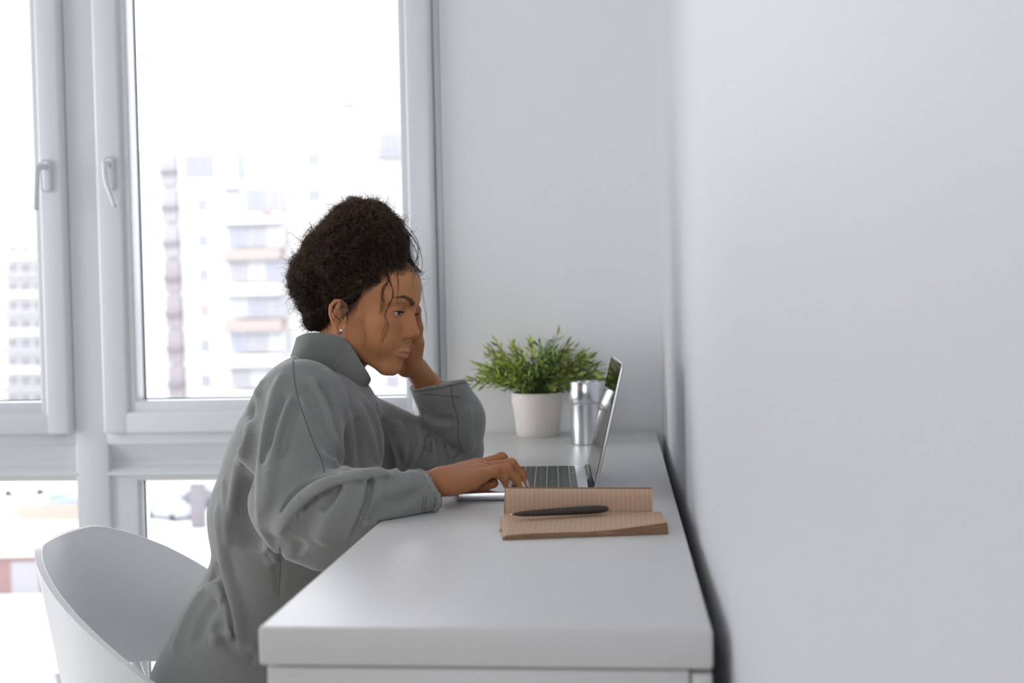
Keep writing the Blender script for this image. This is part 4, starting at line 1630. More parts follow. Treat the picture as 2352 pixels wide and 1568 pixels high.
# ================================================================== SWEATSHIRT
fleece = mat('grey_fleece', (0.315, 0.317, 0.308), 0.95, spec=0.15)
tint_noise(fleece, (0.212, 0.216, 0.205), (0.278, 0.282, 0.268), 900, 3)
bump(fleece, 1500, 0.35, 0.0006)
fleece.node_tree.nodes['Principled BSDF'].inputs['Sheen Weight'].default_value = 0.45
fleece.node_tree.nodes['Principled BSDF'].inputs['Sheen Roughness'].default_value = 0.4
terry = mat('loop_terry_edge', (0.36, 0.36, 0.35), 1.0, spec=0.1)
bump(terry, 420, 1.0, 0.0025, kind='voronoi')
seam_m = mat('seam_thread', (0.12, 0.122, 0.12), 0.9)

TS = np.array([1, .70, 1], F32)          # the trunk is wider than deep: squeeze y


def tp(px, py, Y=1.95):
    return N3(px, py, Y) * TS


TOR_P = [tp(716, 918), tp(714, 962), tp(704, 1060), tp(686, 1180), tp(672, 1295), tp(606, 1480), tp(580, 1575), tp(566, 1650)]
TOR_R = [.080, .106, .130, .144, .125, .150, .164, .165]
ARM_R_P = [N3(694, 928, 1.815), N3(672, 1040, 1.735), N3(682, 1150, 1.675), N3(700, 1182, 1.660)]
ARM_R_R = [.074, .072, .066, .064]
FORE_R_P = [N3(700, 1182, 1.660), N3(775, 1182, 1.648), N3(845, 1158, 1.652), N3(905, 1139, 1.668), N3(992, 1126, 1.702)]
FORE_R_R = [.064, .060, .047, .033, .0345]
ARM_L_P = [N3(785, 965, 2.08), N3(880, 1012, 2.145), N3(985, 1042, 2.20), N3(1048, 1035, 2.235)]
ARM_L_R = [.074, .064, .062, .055]
FORE_L_P = [N3(1050, 1025, 2.235), N3(1042, 965, 2.20), N3(1008, 886, 2.14)]
FORE_L_R = [.052, .056, .054]
CUFF_R_C, CUFF_R_N = N3(976, 1130, 1.695), None
CUFF_R_N = (N3(1010, 1112, 1.725) - N3(920, 1132, 1.675))
CUFF_R_N /= np.linalg.norm(CUFF_R_N)
CUFF_L_C = N3(1006, 884, 2.135)
CUFF_L_N = np.array([-.10, -.02, 1.0])
CUFF_L_N /= np.linalg.norm(CUFF_L_N)


def plane(P, c, n):
    return (P - c.astype(F32)) @ n.astype(F32)


def sleeve_r(P):
    d = sd_chain(P, ARM_R_P, ARM_R_R, .03)
    f = sd_chain(P, FORE_R_P, FORE_R_R, .02)
    return d, f


def sweater_base(P):
    d = sd_chain(P * TS, TOR_P, TOR_R, .02)
    # front of the chest and the far shoulder
    d = smin(d, sd_cap(P, N3(748, 950, 1.87), N3(795, 968, 2.07), .062, .064), .05)
    a = sd_chain(P, ARM_R_P, ARM_R_R, .03)
    f = sd_chain(P, FORE_R_P, FORE_R_R, .03)
    f = smax(f, plane(P, CUFF_R_C, CUFF_R_N), .006)
    f = smax(f, -sd_cap(P, CUFF_R_C - CUFF_R_N * .012, CUFF_R_C + CUFF_R_N * .04, .0255, .0300), .002)
    arm = smin(a, f, .010)
    al = sd_chain(P, ARM_L_P, ARM_L_R, .03)
    fl = sd_chain(P, FORE_L_P, FORE_L_R, .03)
    fl = smax(fl, plane(P, CUFF_L_C, CUFF_L_N), .006)
    fl = smax(fl, -sd_cap(P, CUFF_L_C + CUFF_L_N * .022, CUFF_L_C + CUFF_L_N * .07, .045, .048), .003)
    arm_l = smin(al, fl, .006)
    d = smin(d, arm, .006)
    d = smin(d, arm_l, .014)
    # sag of the elbow over the table edge
    d = smin(d, sd_cap(P, N3(700, 1215, 1.650), N3(742, 1262, 1.652), .040, .030), .030)
    # rest on the desk, do not sink into it
    bx = np.maximum(np.maximum((X0D - .0015) - P[:, 0], Y0D - P[:, 1]), P[:, 2] - (ZD + .0008))
    d = smax(d, -bx, .004)
    return d


def poly_dist(P, pts):
    """distance to a polyline, the nearest tangent, and the arclength fraction"""
    best = np.full(len(P), 1e9, F32)
    q = np.zeros_like(P)
    tg = np.zeros_like(P)
    fr = np.zeros(len(P), F32)
    n = len(pts) - 1
    for i in range(n):
        a, b = pts[i].astype(F32), pts[i + 1].astype(F32)
        ab = b - a
        L = (ab @ ab)
        if L < 1e-10:
            continue
        t = np.clip(((P - a) @ ab) / L, 0, 1)
        c = a + t[:, None] * ab
        dd = ((P - c) ** 2).sum(1)
        m = dd < best
        best[m] = dd[m]
        q[m] = c[m]
        tg[m] = ab / math.sqrt(L)
        fr[m] = (i + t[m]) / n
    return np.sqrt(best), q, tg, fr


# folds read from the cloth: (kind, pixels, width, height).  'ridge' lifts, 'groove' sinks, 'lap' = a raised flap left of the
# drawn direction that falls away sharply on its right
FOLDS = [
    # back panel: the sleeve overlaps it, the panel falls into deep shade
    ('ridge', [(606, 868), (572, 960), (545, 1090), (528, 1200)], .010, .009),
    ('groove', [(596, 900), (574, 1000), (566, 1100), (566, 1200), (578, 1270)], .020, -.030),
    ('lap', [(588, 1215), (588, 1120), (594, 1010), (612, 920), (640, 855)], .018, .012),
    ('ridge', [(668, 905), (640, 985), (622, 1090), (612, 1180)], .007, .009),
    ('groove', [(655, 905), (630, 985), (604, 1080)], .008, -.009),
    ('groove', [(682, 915), (660, 985), (640, 1060)], .008, -.006),
    # sleeve head, chest edge
    ('ridge', [(712, 862), (742, 925), (756, 985), (790, 1045)], .008, .011),
    ('groove', [(696, 880), (722, 940), (742, 1000), (770, 1060)], .007, -.010),
    ('groove', [(728, 880), (752, 915), (764, 955)], .008, -.008),
    ('ridge', [(742, 846), (780, 905), (800, 980), (806, 1070)], .009, .010),
    ('groove', [(735, 872), (765, 925), (776, 990), (784, 1078)], .007, -.020),
    ('ridge', [(690, 905), (702, 960), (716, 1010), (738, 1060)], .006, .005),
    ('ridge', [(728, 1045), (760, 1058), (790, 1078), (800, 1090)], .007, .008),
    # elbow folds of the near sleeve
    ('lap', [(905, 1093), (850, 1098), (780, 1112), (720, 1142), (672, 1190), (642, 1240)], .017, .014),
    ('groove', [(785, 1096), (755, 1098), (720, 1108), (685, 1132), (655, 1172), (640, 1240)], .0042, -.009),
    ('ridge', [(775, 1106), (735, 1120), (700, 1145), (672, 1180), (664, 1225)], .009, .008),
    ('groove', [(768, 1116), (735, 1130), (706, 1150), (690, 1170)], .005, -.013),
    ('groove', [(785, 1098), (776, 1125), (756, 1155), (738, 1172)], .006, -.010),
    ('ridge', [(806, 1100), (790, 1150), (755, 1205), (735, 1250)], .014, .009),
    ('groove', [(849, 1092), (846, 1130), (830, 1180), (806, 1232)], .0045, -.014),
    ('lap', [(848, 1090), (845, 1130), (828, 1182), (800, 1240)], .014, .007),
    ('ridge', [(868, 1092), (866, 1130), (850, 1175), (828, 1222)], .009, .007),
    ('groove', [(965, 1132), (930, 1148), (880, 1163), (855, 1178), (846, 1205)], .009, -.0075),
    ('ridge', [(960, 1112), (910, 1118), (875, 1135)], .012, .004),
    ('ridge', [(618, 1020), (612, 1110), (606, 1180)], .006, .006),
    ('groove', [(700, 1268), (668, 1252), (640, 1252), (608, 1238)], .012, -.014),
    ('ridge', [(590, 1225), (620, 1262), (640, 1300)], .010, .008),
    ('groove', [(612, 1262), (632, 1290), (640, 1330)], .006, -.006),
    # trunk and tail of the sweatshirt
    ('groove', [(641, 1255), (644, 1300), (640, 1370)], .0045, -.005),
    ('ridge', [(502, 1150), (514, 1270), (536, 1390), (545, 1480)], .011, .013),
    ('groove', [(492, 1295), (512, 1330), (532, 1400), (543, 1485)], .0065, -.017),
    ('groove', [(482, 1322), (500, 1316), (522, 1332)], .009, -.016),
    ('ridge', [(478, 1340), (500, 1352), (518, 1380)], .008, .007),
    ('ridge', [(598, 1490), (560, 1500), (520, 1462), (480, 1475)], .011, .008),
    ('groove', [(590, 1512), (548, 1498), (490, 1432)], .009, -.009),
    ('ridge', [(470, 1350), (430, 1420), (400, 1500)], .012, .007),
    ('groove', [(500, 1380), (470, 1420), (450, 1480)], .012, -.006),
    ('ridge', [(512, 1095), (520, 1180), (524, 1260)], .006, .005),
    # chest
    ('ridge', [(812, 918), (838, 970), (856, 1030), (866, 1082)], .009, .008),
    ('groove', [(818, 955), (824, 1010), (832, 1080)], .008, -.007),
    ('groove', [(866, 935), (885, 985), (892, 1080)], .010, -.024),
    ('ridge', [(824, 912), (850, 940), (868, 985), (876, 1070)], .008, .007),
    # far sleeve
    ('ridge', [(862, 935), (896, 1000), (916, 1075)], .007, .010),
    ('groove', [(882, 962), (906, 1020), (925, 1078)], .006, -.013),
    ('ridge', [(905, 965), (930, 1010), (928, 1070)], .007, .009),
    ('groove', [(925, 965), (946, 985), (948, 1015), (935, 1060), (922, 1082)], .0045, -.011),
    ('ridge', [(958, 975), (964, 1020), (945, 1075)], .007, .008),
    ('groove', [(986, 995), (980, 1030), (955, 1080)], .0045, -.012),
    ('ridge', [(992, 1006), (1000, 1050), (985, 1080)], .006, .008),
    ('groove', [(990, 998), (1008, 1035), (1012, 1072)], .0045, -.009),
    ('groove', [(1002, 1005), (1020, 1040), (1028, 1070)], .0045, -.010),
    ('groove', [(968, 980), (1000, 1002), (1035, 1027), (1058, 1038)], .005, -.018),
    ('lap', [(968, 978), (1000, 998), (1035, 1023), (1058, 1036)], .014, .008),
    ('groove', [(1058, 1036), (1046, 1055), (1035, 1068)], .0045, -.011),
    ('ridge', [(968, 950), (1000, 972), (1040, 976)], .010, .007),
    ('groove', [(966, 942), (1000, 964), (1040, 964)], .008, -.008),
    ('ridge', [(1072, 930), (1070, 990), (1078, 1040)], .012, .006),
]
_fold3 = []
for kind_, px_, w_, h_ in FOLDS:
    ctr = spline(px_, 18)
    p3 = march(sweater_base, ctr)
    _fold3.append((kind_, p3, w_ * 1.05, h_ * (1.75 if min(q_[0] for q_ in px_) > 800 and max(q_[1] for q_ in px_) < 1083 else 1.35)))
_camv = np.asarray(CAM, F32)


def sweater_sdf(P):
    d = sweater_base(P)
    near = np.abs(d) < .035
    if not near.any():
        return d
    Pn = P[near]
    off = np.zeros(len(Pn), F32)
    for kind_, p3, w_, h_ in _fold3:
        lo_, hi_ = p3.min(0) - w_ * 3.2, p3.max(0) + w_ * 3.2
        m = ((Pn > lo_) & (Pn < hi_)).all(1)
        if not m.any():
            continue
        r, q, tg, fr = poly_dist(Pn[m], p3)
        fade = np.clip(np.minimum(fr, 1 - fr) * 6.0 + .15, 0, 1)
        fade = fade * fade * (3 - 2 * fade)
        if kind_ == 'lap':
            view = q - _camv
            side = (np.cross(view, tg) * (Pn[m] - q)).sum(1)
            sg = np.clip(side / (np.linalg.norm(view, axis=1) * .0022), -1, 1) * .5 + .5
            off[m] += h_ * np.exp(-(r / w_) ** 2) * sg * fade
        else:
            off[m] += h_ * np.exp(-(r / w_) ** 2) * fade
    d[near] = d[near] - off
    return d


def sweater_full(P):
    d = sweater_sdf(P)
    bx = np.maximum(np.maximum((X0D - .0015) - P[:, 0], Y0D - P[:, 1]), P[:, 2] - (ZD + .0008))
    d = np.maximum(d, -bx)
    # hem: the long sweatshirt ends over the thighs
    return smax(d, .385 - P[:, 2] + .05 * np.maximum(P[:, 0] + .62, 0), .01)


_lo = A3((-.93, 1.55, .365))
_hi = A3((-.18, 2.37, 1.03))
Vs, Qs = mesh_sdf(sweater_full, _lo, _hi, 0.0023, B=5, slack=1.35, smooth=1)
shirt = np_mesh('sweatshirt', Vs, Qs, fleece)
keep_parent(shirt, person)


band_m = mat('hem_stitching', (0.17, 0.17, 0.14), 0.9)


def seam(px_pts, r=.0009, n=60, name='seam', m_=None):
    p3 = march(sweater_full, spline(px_pts, n))
    ok = np.abs(sweater_full(p3.astype(F32))) < .003
    ok &= np.abs(p3[:, 1] - np.median(p3[:, 1])) < .16
    p3 = p3[ok]
    v, f = tube_arrays(p3, r, 5)
    keep_parent(mesh_obj(name, v, f, m_ or seam_m, smooth=True), shirt)


seam([(673, 814), (674, 850), (682, 905), (700, 960), (722, 1020), (738, 1055), (745, 1085)])
seam([(1036, 884), (1040, 920), (1052, 965), (1052, 1000), (1060, 1036)])
seam([(642, 1255), (644, 1300), (640, 1370)], .0007)
seam([(966, 904), (985, 905), (1020, 908), (1056, 911)], .0016, m_=band_m, name='hem_stitching')
seam([(972, 1140), (970, 1176)], .0006, 20)
seam([(978, 1138), (976, 1176)], .0006, 20)


# ---------------------------------------------------------------- rolled cuffs
def cuff_ring(c, n, rad, tube_r, wob, name='cuff', clear_desk=False):
    n = n / np.linalg.norm(n)
    a = np.cross(n, [0, 0, 1.0])
    a /= np.linalg.norm(a)
    b = np.cross(n, a)
    rr = random.Random(2)
    ph = [rr.uniform(0, 6.28) for _ in range(4)]
    pts = []
    m = 72
    for i in range(m):
        t = 2 * math.pi * i / m
        r = rad * (1 + .025 * math.sin(3 * t + ph[0]) + .02 * math.sin(5 * t + ph[1]))
        p = c + (a * math.cos(t) + b * math.sin(t)) * r + n * (wob * math.sin(2 * t + ph[2]) + wob * .5 * math.sin(5 * t + ph[3]))
        if clear_desk:
            p[2] = max(p[2], ZD + tube_r * 1.02)
        pts.append(p)
    pts = np.array(pts)
    vv, ff = [], []
    sides = 10
    for i in range(m):
        t = pts[(i + 1) % m] - pts[i - 1]
        t /= np.linalg.norm(t)
        o = pts[i] - c
        o = o - t * (o @ t)
        o /= np.linalg.norm(o)
        u = np.cross(t, o)
        for k in range(sides):
            g = 2 * math.pi * k / sides
            vv.append(pts[i] + (o * math.cos(g) + u * math.sin(g) * 1.15) * tube_r * (1 + .10 * math.sin(i * 1.9 + k)))
    for i in range(m):
        for k in range(sides):
            j, l = (i + 1) % m, (k + 1) % sides
            ff.append((i * sides + k, i * sides + l, j * sides + l, j * sides + k))
    keep_parent(mesh_obj(name, vv, ff, terry, smooth=True), shirt)


cuff_ring(CUFF_R_C - CUFF_R_N * .002, CUFF_R_N + np.array([0, 0, .10]), .0330, .0044, .003, clear_desk=True)
cuff_ring(CUFF_L_C + CUFF_L_N * .001, CUFF_L_N, .0515, .0030, .002)

# ---------------------------------------------------------------- ribbed turtleneck collar
rib = mat('ribbed_grey_knit', (0.26, 0.266, 0.248), 0.95, spec=0.12)
bump(rib, 1500, 0.25, 0.0005)


def ring_curve(ctrl, n):
    """closed Catmull-Rom through world points"""
    c = [np.array(p, float) for p in ctrl]
    m = len(c)
    out = []
    for i in range(n):
        u = i / n * m
        k = int(u)
        s = u - k
        a, b, d, e = c[(k - 1) % m], c[k % m], c[(k + 1) % m], c[(k + 2) % m]
        out.append(0.5 * ((2 * b) + (d - a) * s + (2 * a - 5 * b + 4 * d - e) * s * s + (3 * b - a - 3 * d + e) * s ** 3))
    return np.array(out)


NRIB = 250
NC = NRIB * 4
# back, near-back, near side, near-front, front, far-front, far side, far-back
BOT = ring_curve([N3(668, 818, 1.95), N3(684, 822, 1.885), N3(728, 852, 1.868), N3(778, 898, 1.890), N3(806, 916, 1.945), N3(800, 905, 2.005), N3(745, 850, 2.035), N3(686, 818, 2.01)], NC)
MID = ring_curve([N3(676, 795, 1.95), N3(706, 792, 1.882), N3(768, 815, 1.868), N3(818, 872, 1.890), N3(836, 893, 1.945), N3(828, 885, 2.00), N3(775, 825, 2.03), N3(696, 792, 2.01)], NC)
TOP = ring_curve([N3(681, 776, 1.95), N3(718, 764, 1.888), N3(788, 778, 1.880), N3(834, 840, 1.897), N3(851, 868, 1.945), N3(843, 862, 1.995), N3(795, 805, 2.02), N3(708, 775, 2.005)], NC)
INN = ring_curve([N3(694, 782, 1.95), N3(726, 772, 1.896), N3(790, 788, 1.890), N3(828, 846, 1.905), N3(840, 866, 1.945), N3(832, 862, 1.985), N3(790, 810, 2.01), N3(716, 782, 1.995)], NC)
INB = ring_curve([N3(694, 812, 1.95), N3(715, 815, 1.90), N3(755, 840, 1.893), N3(795, 880, 1.905), N3(808, 892, 1.945), N3(800, 890, 1.985), N3(760, 845, 2.0), N3(712, 815, 1.995)], NC)
rows_ = []
cen_b, cen_t = BOT.mean(0), TOP.mean(0)
keys_ = [(0.0, BOT), (0.5, MID), (1.0, TOP)]
NV = 22
for j in range(NV + 1):
    u = j / NV
    c0, c1, c2 = (1 - u) * (1 - 2 * u), 4 * u * (1 - u), u * (2 * u - 1)
    rows_.append((BOT * c0 + MID * c1 + TOP * c2, cen_b * (1 - u) + cen_t * u, 1.0 if 0 < j else 1.0))
for k, w_ in enumerate((0.35, 0.75, 1.0)):
    up_ = (cen_t - cen_b) / np.linalg.norm(cen_t - cen_b)
    R_ = TOP * (1 - w_) + INN * w_ + up_ * (.0035 * math.sin(w_ * math.pi))
    rows_.append((R_, cen_t, 0.5))
rows_.append((INB, cen_b, 0.2))
vv = []
t_ = np.arange(NC) / NC * 2 * math.pi * NRIB
prof_r = (np.cos(t_) * 0.5 + 0.5) ** 0.8
for R_, c_, amp in rows_:
    o_ = R_ - c_
    ax_ = (cen_t - cen_b) / np.linalg.norm(cen_t - cen_b)
    o_ = o_ - (o_ @ ax_)[:, None] * ax_
    o_ /= np.linalg.norm(o_, axis=1, keepdims=True)
    vv.append(R_ + o_ * ((prof_r - 0.5) * .0016 * amp)[:, None])
vv = np.concatenate(vv)
nr = len(rows_)
i_ = np.arange(NC)
qq = []
for j in range(nr - 1):
    qq.append(np.stack([j * NC + i_, j * NC + (i_ + 1) % NC, (j + 1) * NC + (i_ + 1) % NC, (j + 1) * NC + i_], 1))
collar = np_mesh('collar', vv, np.concatenate(qq)[:, ::-1], rib)
keep_parent(collar, shirt)
v_, f_ = tube_arrays(np.vstack([BOT[::4], BOT[:1]]), .0014, 6, cap=False)
keep_parent(mesh_obj('collar_seam', v_, f_, fleece, smooth=True), shirt)

# ---------------------------------------------------------------- trousers and socks under the desk
denim = mat('dark_grey_trousers', (0.10, 0.105, 0.11), 0.9)
bump(denim, 900, 0.3, 0.0006)


def trousers_sdf(P):
    d = None
    for yy in (-.10, .10):
        hip = A3(HIP) + A3((0.02, yy, -.01))
        knee = A3((-.30, 1.95 + yy * 1.25, .45))
        ank = A3((-.36, 1.95 + yy * 1.3, .11))
        e = sd_chain(P, [hip, knee, ank], [.085, .068, .050], .03)
        d = e if d is None else smin(d, e, .03)
    d = smin(d, sd_ell(P, A3(HIP) + A3((.01, 0, 0)), (.115, .155, .092)), .04)
    d = smax(d, P[:, 2] - .58, .01)
    return smax(d, .095 - P[:, 2], .01)


Vt, Qt = mesh_sdf(trousers_sdf, (-.85, 1.68, .07), (-.15, 2.22, .64), 0.008, smooth=1)
keep_parent(np_mesh('trousers', Vt, Qt, denim), person)
sock = mat('white_sock', (0.7, 0.7, 0.7), 0.9)
for yy in (-.10, .10):
    ank = A3((-.36, 1.95 + yy * 1.3, .08))
    fs = lambda P, a=ank, y=yy: smax(sd_chain(P, [a + A3((0, 0, .05)), a + A3((-.02, 0, -.03)), a + A3((.13, y * .2, -.045))], [.043, .038, .033], .03), .001 - P[:, 2], .01)
    V_, Q_ = mesh_sdf(fs, ank - A3((.09, .09, .09)), ank + A3((.21, .11, .12)), .006)
    keep_parent(np_mesh('sock', V_, Q_, sock), person)

# ================================================================== HAIR
hair_dark = mat('dark_brown_hair', (0.030, 0.018, 0.012), 0.5, spec=0.35)
hair_warm = mat('warm_brown_hair', (0.13, 0.065, 0.033), 0.5, spec=0.35)
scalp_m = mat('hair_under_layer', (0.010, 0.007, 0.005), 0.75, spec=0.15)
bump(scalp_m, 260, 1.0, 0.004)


def hair_sdf(P):
    p = to_head(P)
    d = sd_ell(p, (-4, 0, 47), (96, 75, 79)) * HS
    d = smin(d, sd_ell(P, N3(832, 548, 1.965), (.071, .080, .068)), .02)
    d = smin(d, sd_ell(P, N3(795, 612, 1.965), (.082, .086, .078)), .025)
    d = smin(d, sd_ell(P, N3(722, 648, 1.965), (.043, .064, .054)), .015)
    d = smin(d, sd_ell(P, N3(742, 722, 1.965), (.034, .050, .034)), .015)
    d = smin(d, sd_ell(P, N3(890, 572, 1.965), (.036, .060, .044)), .025)
    zc = np.interp(p[:, 0], HLX, HLZ) - 14 * np.clip((np.abs(p[:, 1]) - 40) / 30, 0, 1) * (p[:, 0] > 20)
    cut = (zc - p[:, 2]) * HS * 0.75
    d = smax(d, cut, .010)
    # lumpy locks
    n = np.sin(P[:, 0] * 110 + 3 * np.sin(P[:, 2] * 50)) * np.sin(P[:, 2] * 85 + 2 * np.sin(P[:, 1] * 60)) * np.sin(P[:, 1] * 100 + 1)
    n2 = np.sin(P[:, 0] * 240 + 2 * np.sin(P[:, 2] * 90)) * np.sin(P[:, 2] * 200) * np.sin(P[:, 1] * 210)
    return d - .0075 * n - .003 * n2 + .0025


Vhr, Qhr = mesh_sdf(hair_sdf, HEAD_O - A3((.20, .12, .10)), HEAD_O + A3((.14, .12, .23)), 0.0035, smooth=1)
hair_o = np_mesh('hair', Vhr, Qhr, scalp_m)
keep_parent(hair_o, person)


def batch_tubes(S, rad, sides=3):
    """S: strands x points x 3, rad: strands x points -> verts, quads"""
    n, m, _ = S.shape
    T = np.gradient(S, axis=1)
    T /= np.linalg.norm(T, axis=2, keepdims=True) + 1e-12
    ref = np.where(np.abs(T[..., 2:3]) < .9, np.array([0, 0, 1.0]), np.array([1.0, 0, 0]))
    N = np.cross(T, ref)
    N /= np.linalg.norm(N, axis=2, keepdims=True) + 1e-12
    Bn = np.cross(T, N)
    a = np.arange(sides) * 2 * math.pi / sides
    V = S[:, :, None, :] + (np.cos(a)[None, None, :, None] * N[:, :, None, :] + np.sin(a)[None, None, :, None] * Bn[:, :, None, :]) * rad[:, :, None, None]
    V = V.reshape(-1, 3)
    k = np.arange(n * m * sides).reshape(n, m, sides)
    q = np.stack([k[:, :-1], np.roll(k, -1, 2)[:, :-1], np.roll(k, -1, 2)[:, 1:], k[:, 1:]], -1).reshape(-1, 4)
    return V, q


def normals(f, P, e=.0015):
    g = np.stack([f(P + A3(v)) - f(P - A3(v)) for v in ((e, 0, 0), (0, e, 0), (0, 0, e))], 1)
    return g / (np.linalg.norm(g, axis=1, keepdims=True) + 1e-9)


rg = np.random.default_rng(7)


def grow(roots, n, d0, length, m, coil_r, coil_n, lift, droop, name, material, r0, hug=True):
    """curly strands that follow the hair volume"""
    N = len(roots)
    P = roots.astype(F32).copy()
    D = d0 / np.linalg.norm(d0, axis=1, keepdims=True)
    step = length / (m - 1)
    L = [P.copy()]
    for k in range(1, m):
        P = P + (D * step[:, None]).astype(F32)
        if hug:
            dd = hair_sdf(P)
            nn = normals(hair_sdf, P)
            want = lift * (k / m)
            P = P + (nn * (want - dd)[:, None] * 0.8).astype(F32)
        D = D + rg.normal(0, .17, D.shape) + np.array([0, 0, -1.0]) * droop[:, None] / m
        if hug:
            D = D - nn * (D * nn).sum(1, keepdims=True) * 0.8
        D /= np.linalg.norm(D, axis=1, keepdims=True)
        L.append(P.copy())
    C = np.stack(L, 1).astype(float)
    # resample finely and wind the coil round it
    mm = m * 3
    u = np.linspace(0, m - 1.001, mm)
    i = u.astype(int)
    s = (u - i)[None, :, None]
    C = C[:, i] * (1 - s) + C[:, i + 1] * s
    T = np.gradient(C, axis=1)
    T /= np.linalg.norm(T, axis=2, keepdims=True) + 1e-12
    A = np.cross(T, np.array([.3, .5, .81]))
    A /= np.linalg.norm(A, axis=2, keepdims=True) + 1e-12
    B_ = np.cross(T, A)
    w = np.linspace(0, 1, mm)[None, :] * (coil_n * 2 * math.pi)[:, None] + rg.uniform(0, 6.28, N)[:, None]
    amp = coil_r[:, None] * np.clip(np.linspace(0, 3, mm), 0, 1)[None]
    C = C + A * (np.cos(w) * amp)[..., None] + B_ * (np.sin(w) * amp)[..., None]
    rad = r0[:, None] * np.linspace(1, .45, mm)[None]
    V, Q = batch_tubes(C, rad)
    o = np_mesh(name, V, Q, material, kind='stuff')
    keep_parent(o, hair_o)


dV = hair_sdf(Vhr)
nV = normals(hair_sdf, Vhr)
top_c = N3(835, 520, 1.965)
pl = to_head(Vhr)
hx_ = np.interp(pl[:, 0], HLX, HLZ)
vis = (nV[:, 1] < .55) & ((pl[:, 2] > hx_ - 25) | (pl[:, 0] < 0))
cand = np.flatnonzero(vis)
# 1) the mass: locks running up to the crown on the sides, falling forward in front
for material, cnt in ((hair_dark, 1350), (hair_warm, 520)):
    pick = rg.choice(cand, cnt)
    R = Vhr[pick]
    to_top = top_c - R
    to_top = to_top / np.linalg.norm(to_top, axis=1, keepdims=True)
    dirn = to_top * 1.0 + rg.normal(0, .28, R.shape)
    fr = (R[:, 0] > N3(850, 600, 1.95)[0]) & (rg.uniform(0, 1, cnt) < .65)
    dirn[fr] = np.array([.35, -.1, -1.0]) + rg.normal(0, .30, (fr.sum(), 3))
    # each lock is a small bundle of strands
    K = 4
    R2 = np.repeat(R - nV[pick] * .002, K, 0) + rg.normal(0, .0011, (cnt * K, 3))
    D2 = np.repeat(dirn, K, 0) + rg.normal(0, .10, (cnt * K, 3))
    ln = np.repeat(rg.uniform(.030, .080, cnt), K) * rg.uniform(.8, 1.1, cnt * K)
    grow(R2, cnt * K, D2, ln, 7, np.repeat(rg.uniform(.0008, .0030, cnt), K), np.repeat(rg.uniform(1.2, 3.6, cnt), K), np.repeat(rg.uniform(.001, .009, cnt), K).astype(F32), np.zeros(cnt * K), 'curls', material, rg.uniform(.00022, .00045, cnt * K))
# 2) loose curls and frizz standing off the outline, thickest on the crown
wgt = np.clip(nV[:, 2] * .9 + .30 - .35 * np.maximum(nV[:, 0], 0), .02, None) * (pl[:, 2] > 45) + (pl[:, 0] < -60) * .15
wgt = wgt * vis
for material, cnt, l0, l1, c0, c1 in ((hair_dark, 900, .010, .024, .0018, .0045), (hair_warm, 1000, .012, .032, .0018, .0050), (hair_warm, 320, .025, .046, .001, .0035)):
    pick = rg.choice(len(Vhr), cnt, p=wgt / wgt.sum())
    R = Vhr[pick]
    dirn = nV[pick] * .8 + rg.normal(0, .6, R.shape) + np.array([0, 0, .2])
    grow(R - nV[pick] * .003, cnt, dirn, rg.uniform(l0, l1, cnt), 8, rg.uniform(c0, c1, cnt), rg.uniform(.8, 2.2, cnt), None, rg.uniform(0, 1.5, cnt), 'frizz', material, rg.uniform(.00020, .00040, cnt), hug=False)
# 3) tight curls at the nape and back edge
nap = np.flatnonzero(vis & (pl[:, 0] < -45) & (pl[:, 2] < 50))
pick = rg.choice(nap, 600)
grow(Vhr[pick], 600, nV[pick] + rg.normal(0, .7, (600, 3)), rg.uniform(.008, .020, 600), 8, rg.uniform(.0012, .0028, 600), rg.uniform(1.5, 3, 600), None, np.zeros(600), 'nape_curls', hair_dark, rg.uniform(.0002, .00034, 600), hug=False)
# 4) short baby hair along the temple hairline
Vl = to_head(Vh)
band = np.flatnonzero((Vl[:, 1] < -20) & (Vl[:, 2] > np.interp(Vl[:, 0], HLX, HLZ) - 20) & (Vl[:, 2] < np.interp(Vl[:, 0], HLX, HLZ) + 4) & (Vl[:, 0] > -2) & (Vl[:, 0] < 80))
pick = rg.choice(band, 700)
dn = from_head(np.array([-.35, 0, .9])) - from_head((0, 0, 0))
grow(Vh[pick], 700, np.tile(dn / np.linalg.norm(dn), (700, 1)) + rg.normal(0, .35, (700, 3)), rg.uniform(.006, .020, 700), 6, rg.uniform(.0002, .001, 700), rg.uniform(.5, 2, 700), None, np.zeros(700), 'baby_hair', hair_dark, rg.uniform(.00010, .0002, 700), hug=False)


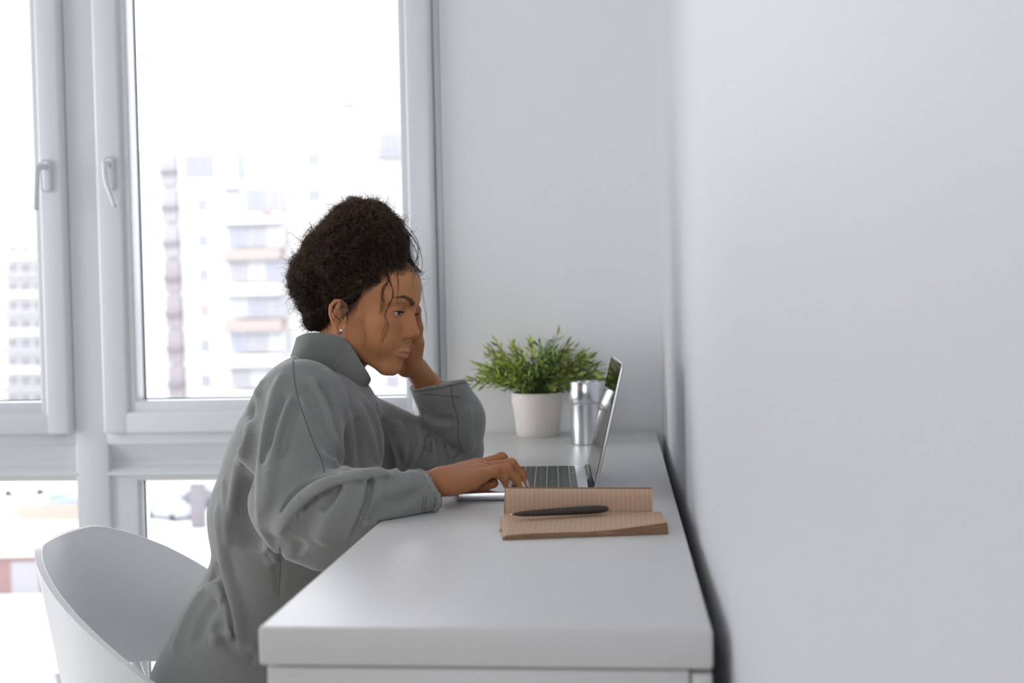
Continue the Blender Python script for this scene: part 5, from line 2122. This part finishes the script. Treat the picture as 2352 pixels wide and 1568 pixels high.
# 5) loose wisps hanging over face, ear and brow
def wisp(px, Y=None, r=.0006, k=3, spread=2.2, off=.004, material=hair_dark):
    n = 46
    c = spline(px, n)
    if Y is None:
        p = march(lambda Q_: np.minimum(head_sdf(Q_), hair_sdf(Q_)), c)
        v = p - np.asarray(CAM, F32)
        p = p - v / np.linalg.norm(v, axis=1, keepdims=True) * off
        z_ = np.convolve(np.pad(p[:, 1], 5, mode='edge'), np.ones(11) / 11, 'valid')
        p = np.array([list(W(float(a), float(b), float(y))) for (a, b), y in zip(c, z_)])
    else:
        p = np.array([list(W(a, b, Y)) for a, b in c])
    S = []
    for i in range(k):
        ph = rg.uniform(0, 6.28)
        w = np.linspace(0, rg.uniform(4, 7) * math.pi, n) + ph
        am = rg.uniform(.4, 1) * spread * .001 * np.linspace(.6, 1, n)
        j = rg.normal(0, .0006, 3)[None] * np.linspace(0, 2.5, n)[:, None]
        S.append(p + np.stack([np.cos(w) * am, np.sin(w) * am * .6, np.sin(w * .7) * am * .4], 1) + j)
    S = np.array(S)
    rad = np.full((k, n), r * .55) * np.linspace(1, .3, n)[None]
    V, Q = batch_tubes(S, rad, 4)
    keep_parent(np_mesh('wisp', V, Q, material, kind='stuff'), hair_o)


wisp([(882, 615), (893, 640), (878, 668), (880, 700), (872, 718)], r=.0008, k=8, spread=3.0)
wisp([(893, 640), (903, 668), (893, 700), (884, 725), (890, 745), (878, 785)], r=.0006, k=5, spread=2.6)
wisp([(912, 615), (915, 650), (913, 690), (917, 706)], r=.0006, k=3, spread=1.2)
wisp([(943, 612), (948, 630), (948, 648), (946, 665)], r=.0004, k=2, spread=.8)
wisp([(909, 725), (900, 740), (892, 752)], r=.0003, k=1, spread=.6)
wisp([(885, 745), (876, 775), (872, 810), (868, 825)], r=.0003, k=2, spread=1.2)
wisp([(838, 760), (840, 785), (832, 795), (828, 800)], r=.0003, k=2, spread=1.0)
wisp([(772, 690), (766, 720), (780, 735), (776, 752), (785, 770)], r=.0005, k=4, spread=1.6)
wisp([(795, 690), (802, 708), (796, 720), (785, 728), (780, 745)], r=.0005, k=4, spread=1.8)
wisp([(806, 692), (808, 708), (800, 722)], r=.0004, k=2, spread=1.0)
wisp([(752, 690), (748, 730), (753, 760), (757, 772)], r=.0005, k=3, spread=1.6, material=hair_warm)
wisp([(940, 545), (958, 585), (952, 615), (968, 650), (972, 690), (980, 725), (976, 765)], Y=1.93, r=.0006, k=4, spread=2.4, material=hair_warm)
wisp([(925, 520), (950, 548), (962, 580), (958, 610), (953, 640)], Y=1.92, r=.0006, k=6, spread=3.0)
wisp([(915, 500), (945, 530), (965, 570), (970, 610), (965, 625)], Y=1.95, r=.0004, k=5, spread=2.4, material=hair_warm)
wisp([(668, 640), (660, 655), (650, 665), (640, 672)], Y=1.94, r=.0004, k=2, spread=.8, material=hair_warm)
wisp([(700, 610), (702, 640), (698, 655), (706, 660)], r=.0005, k=3, spread=1.5, material=hair_warm)
wisp([(830, 470), (826, 440), (818, 425), (814, 415)], Y=1.95, r=.0003, k=2, spread=1.5)
wisp([(715, 520), (695, 545), (688, 575), (675, 595)], Y=1.94, r=.0006, k=4, spread=2.2, material=hair_warm)
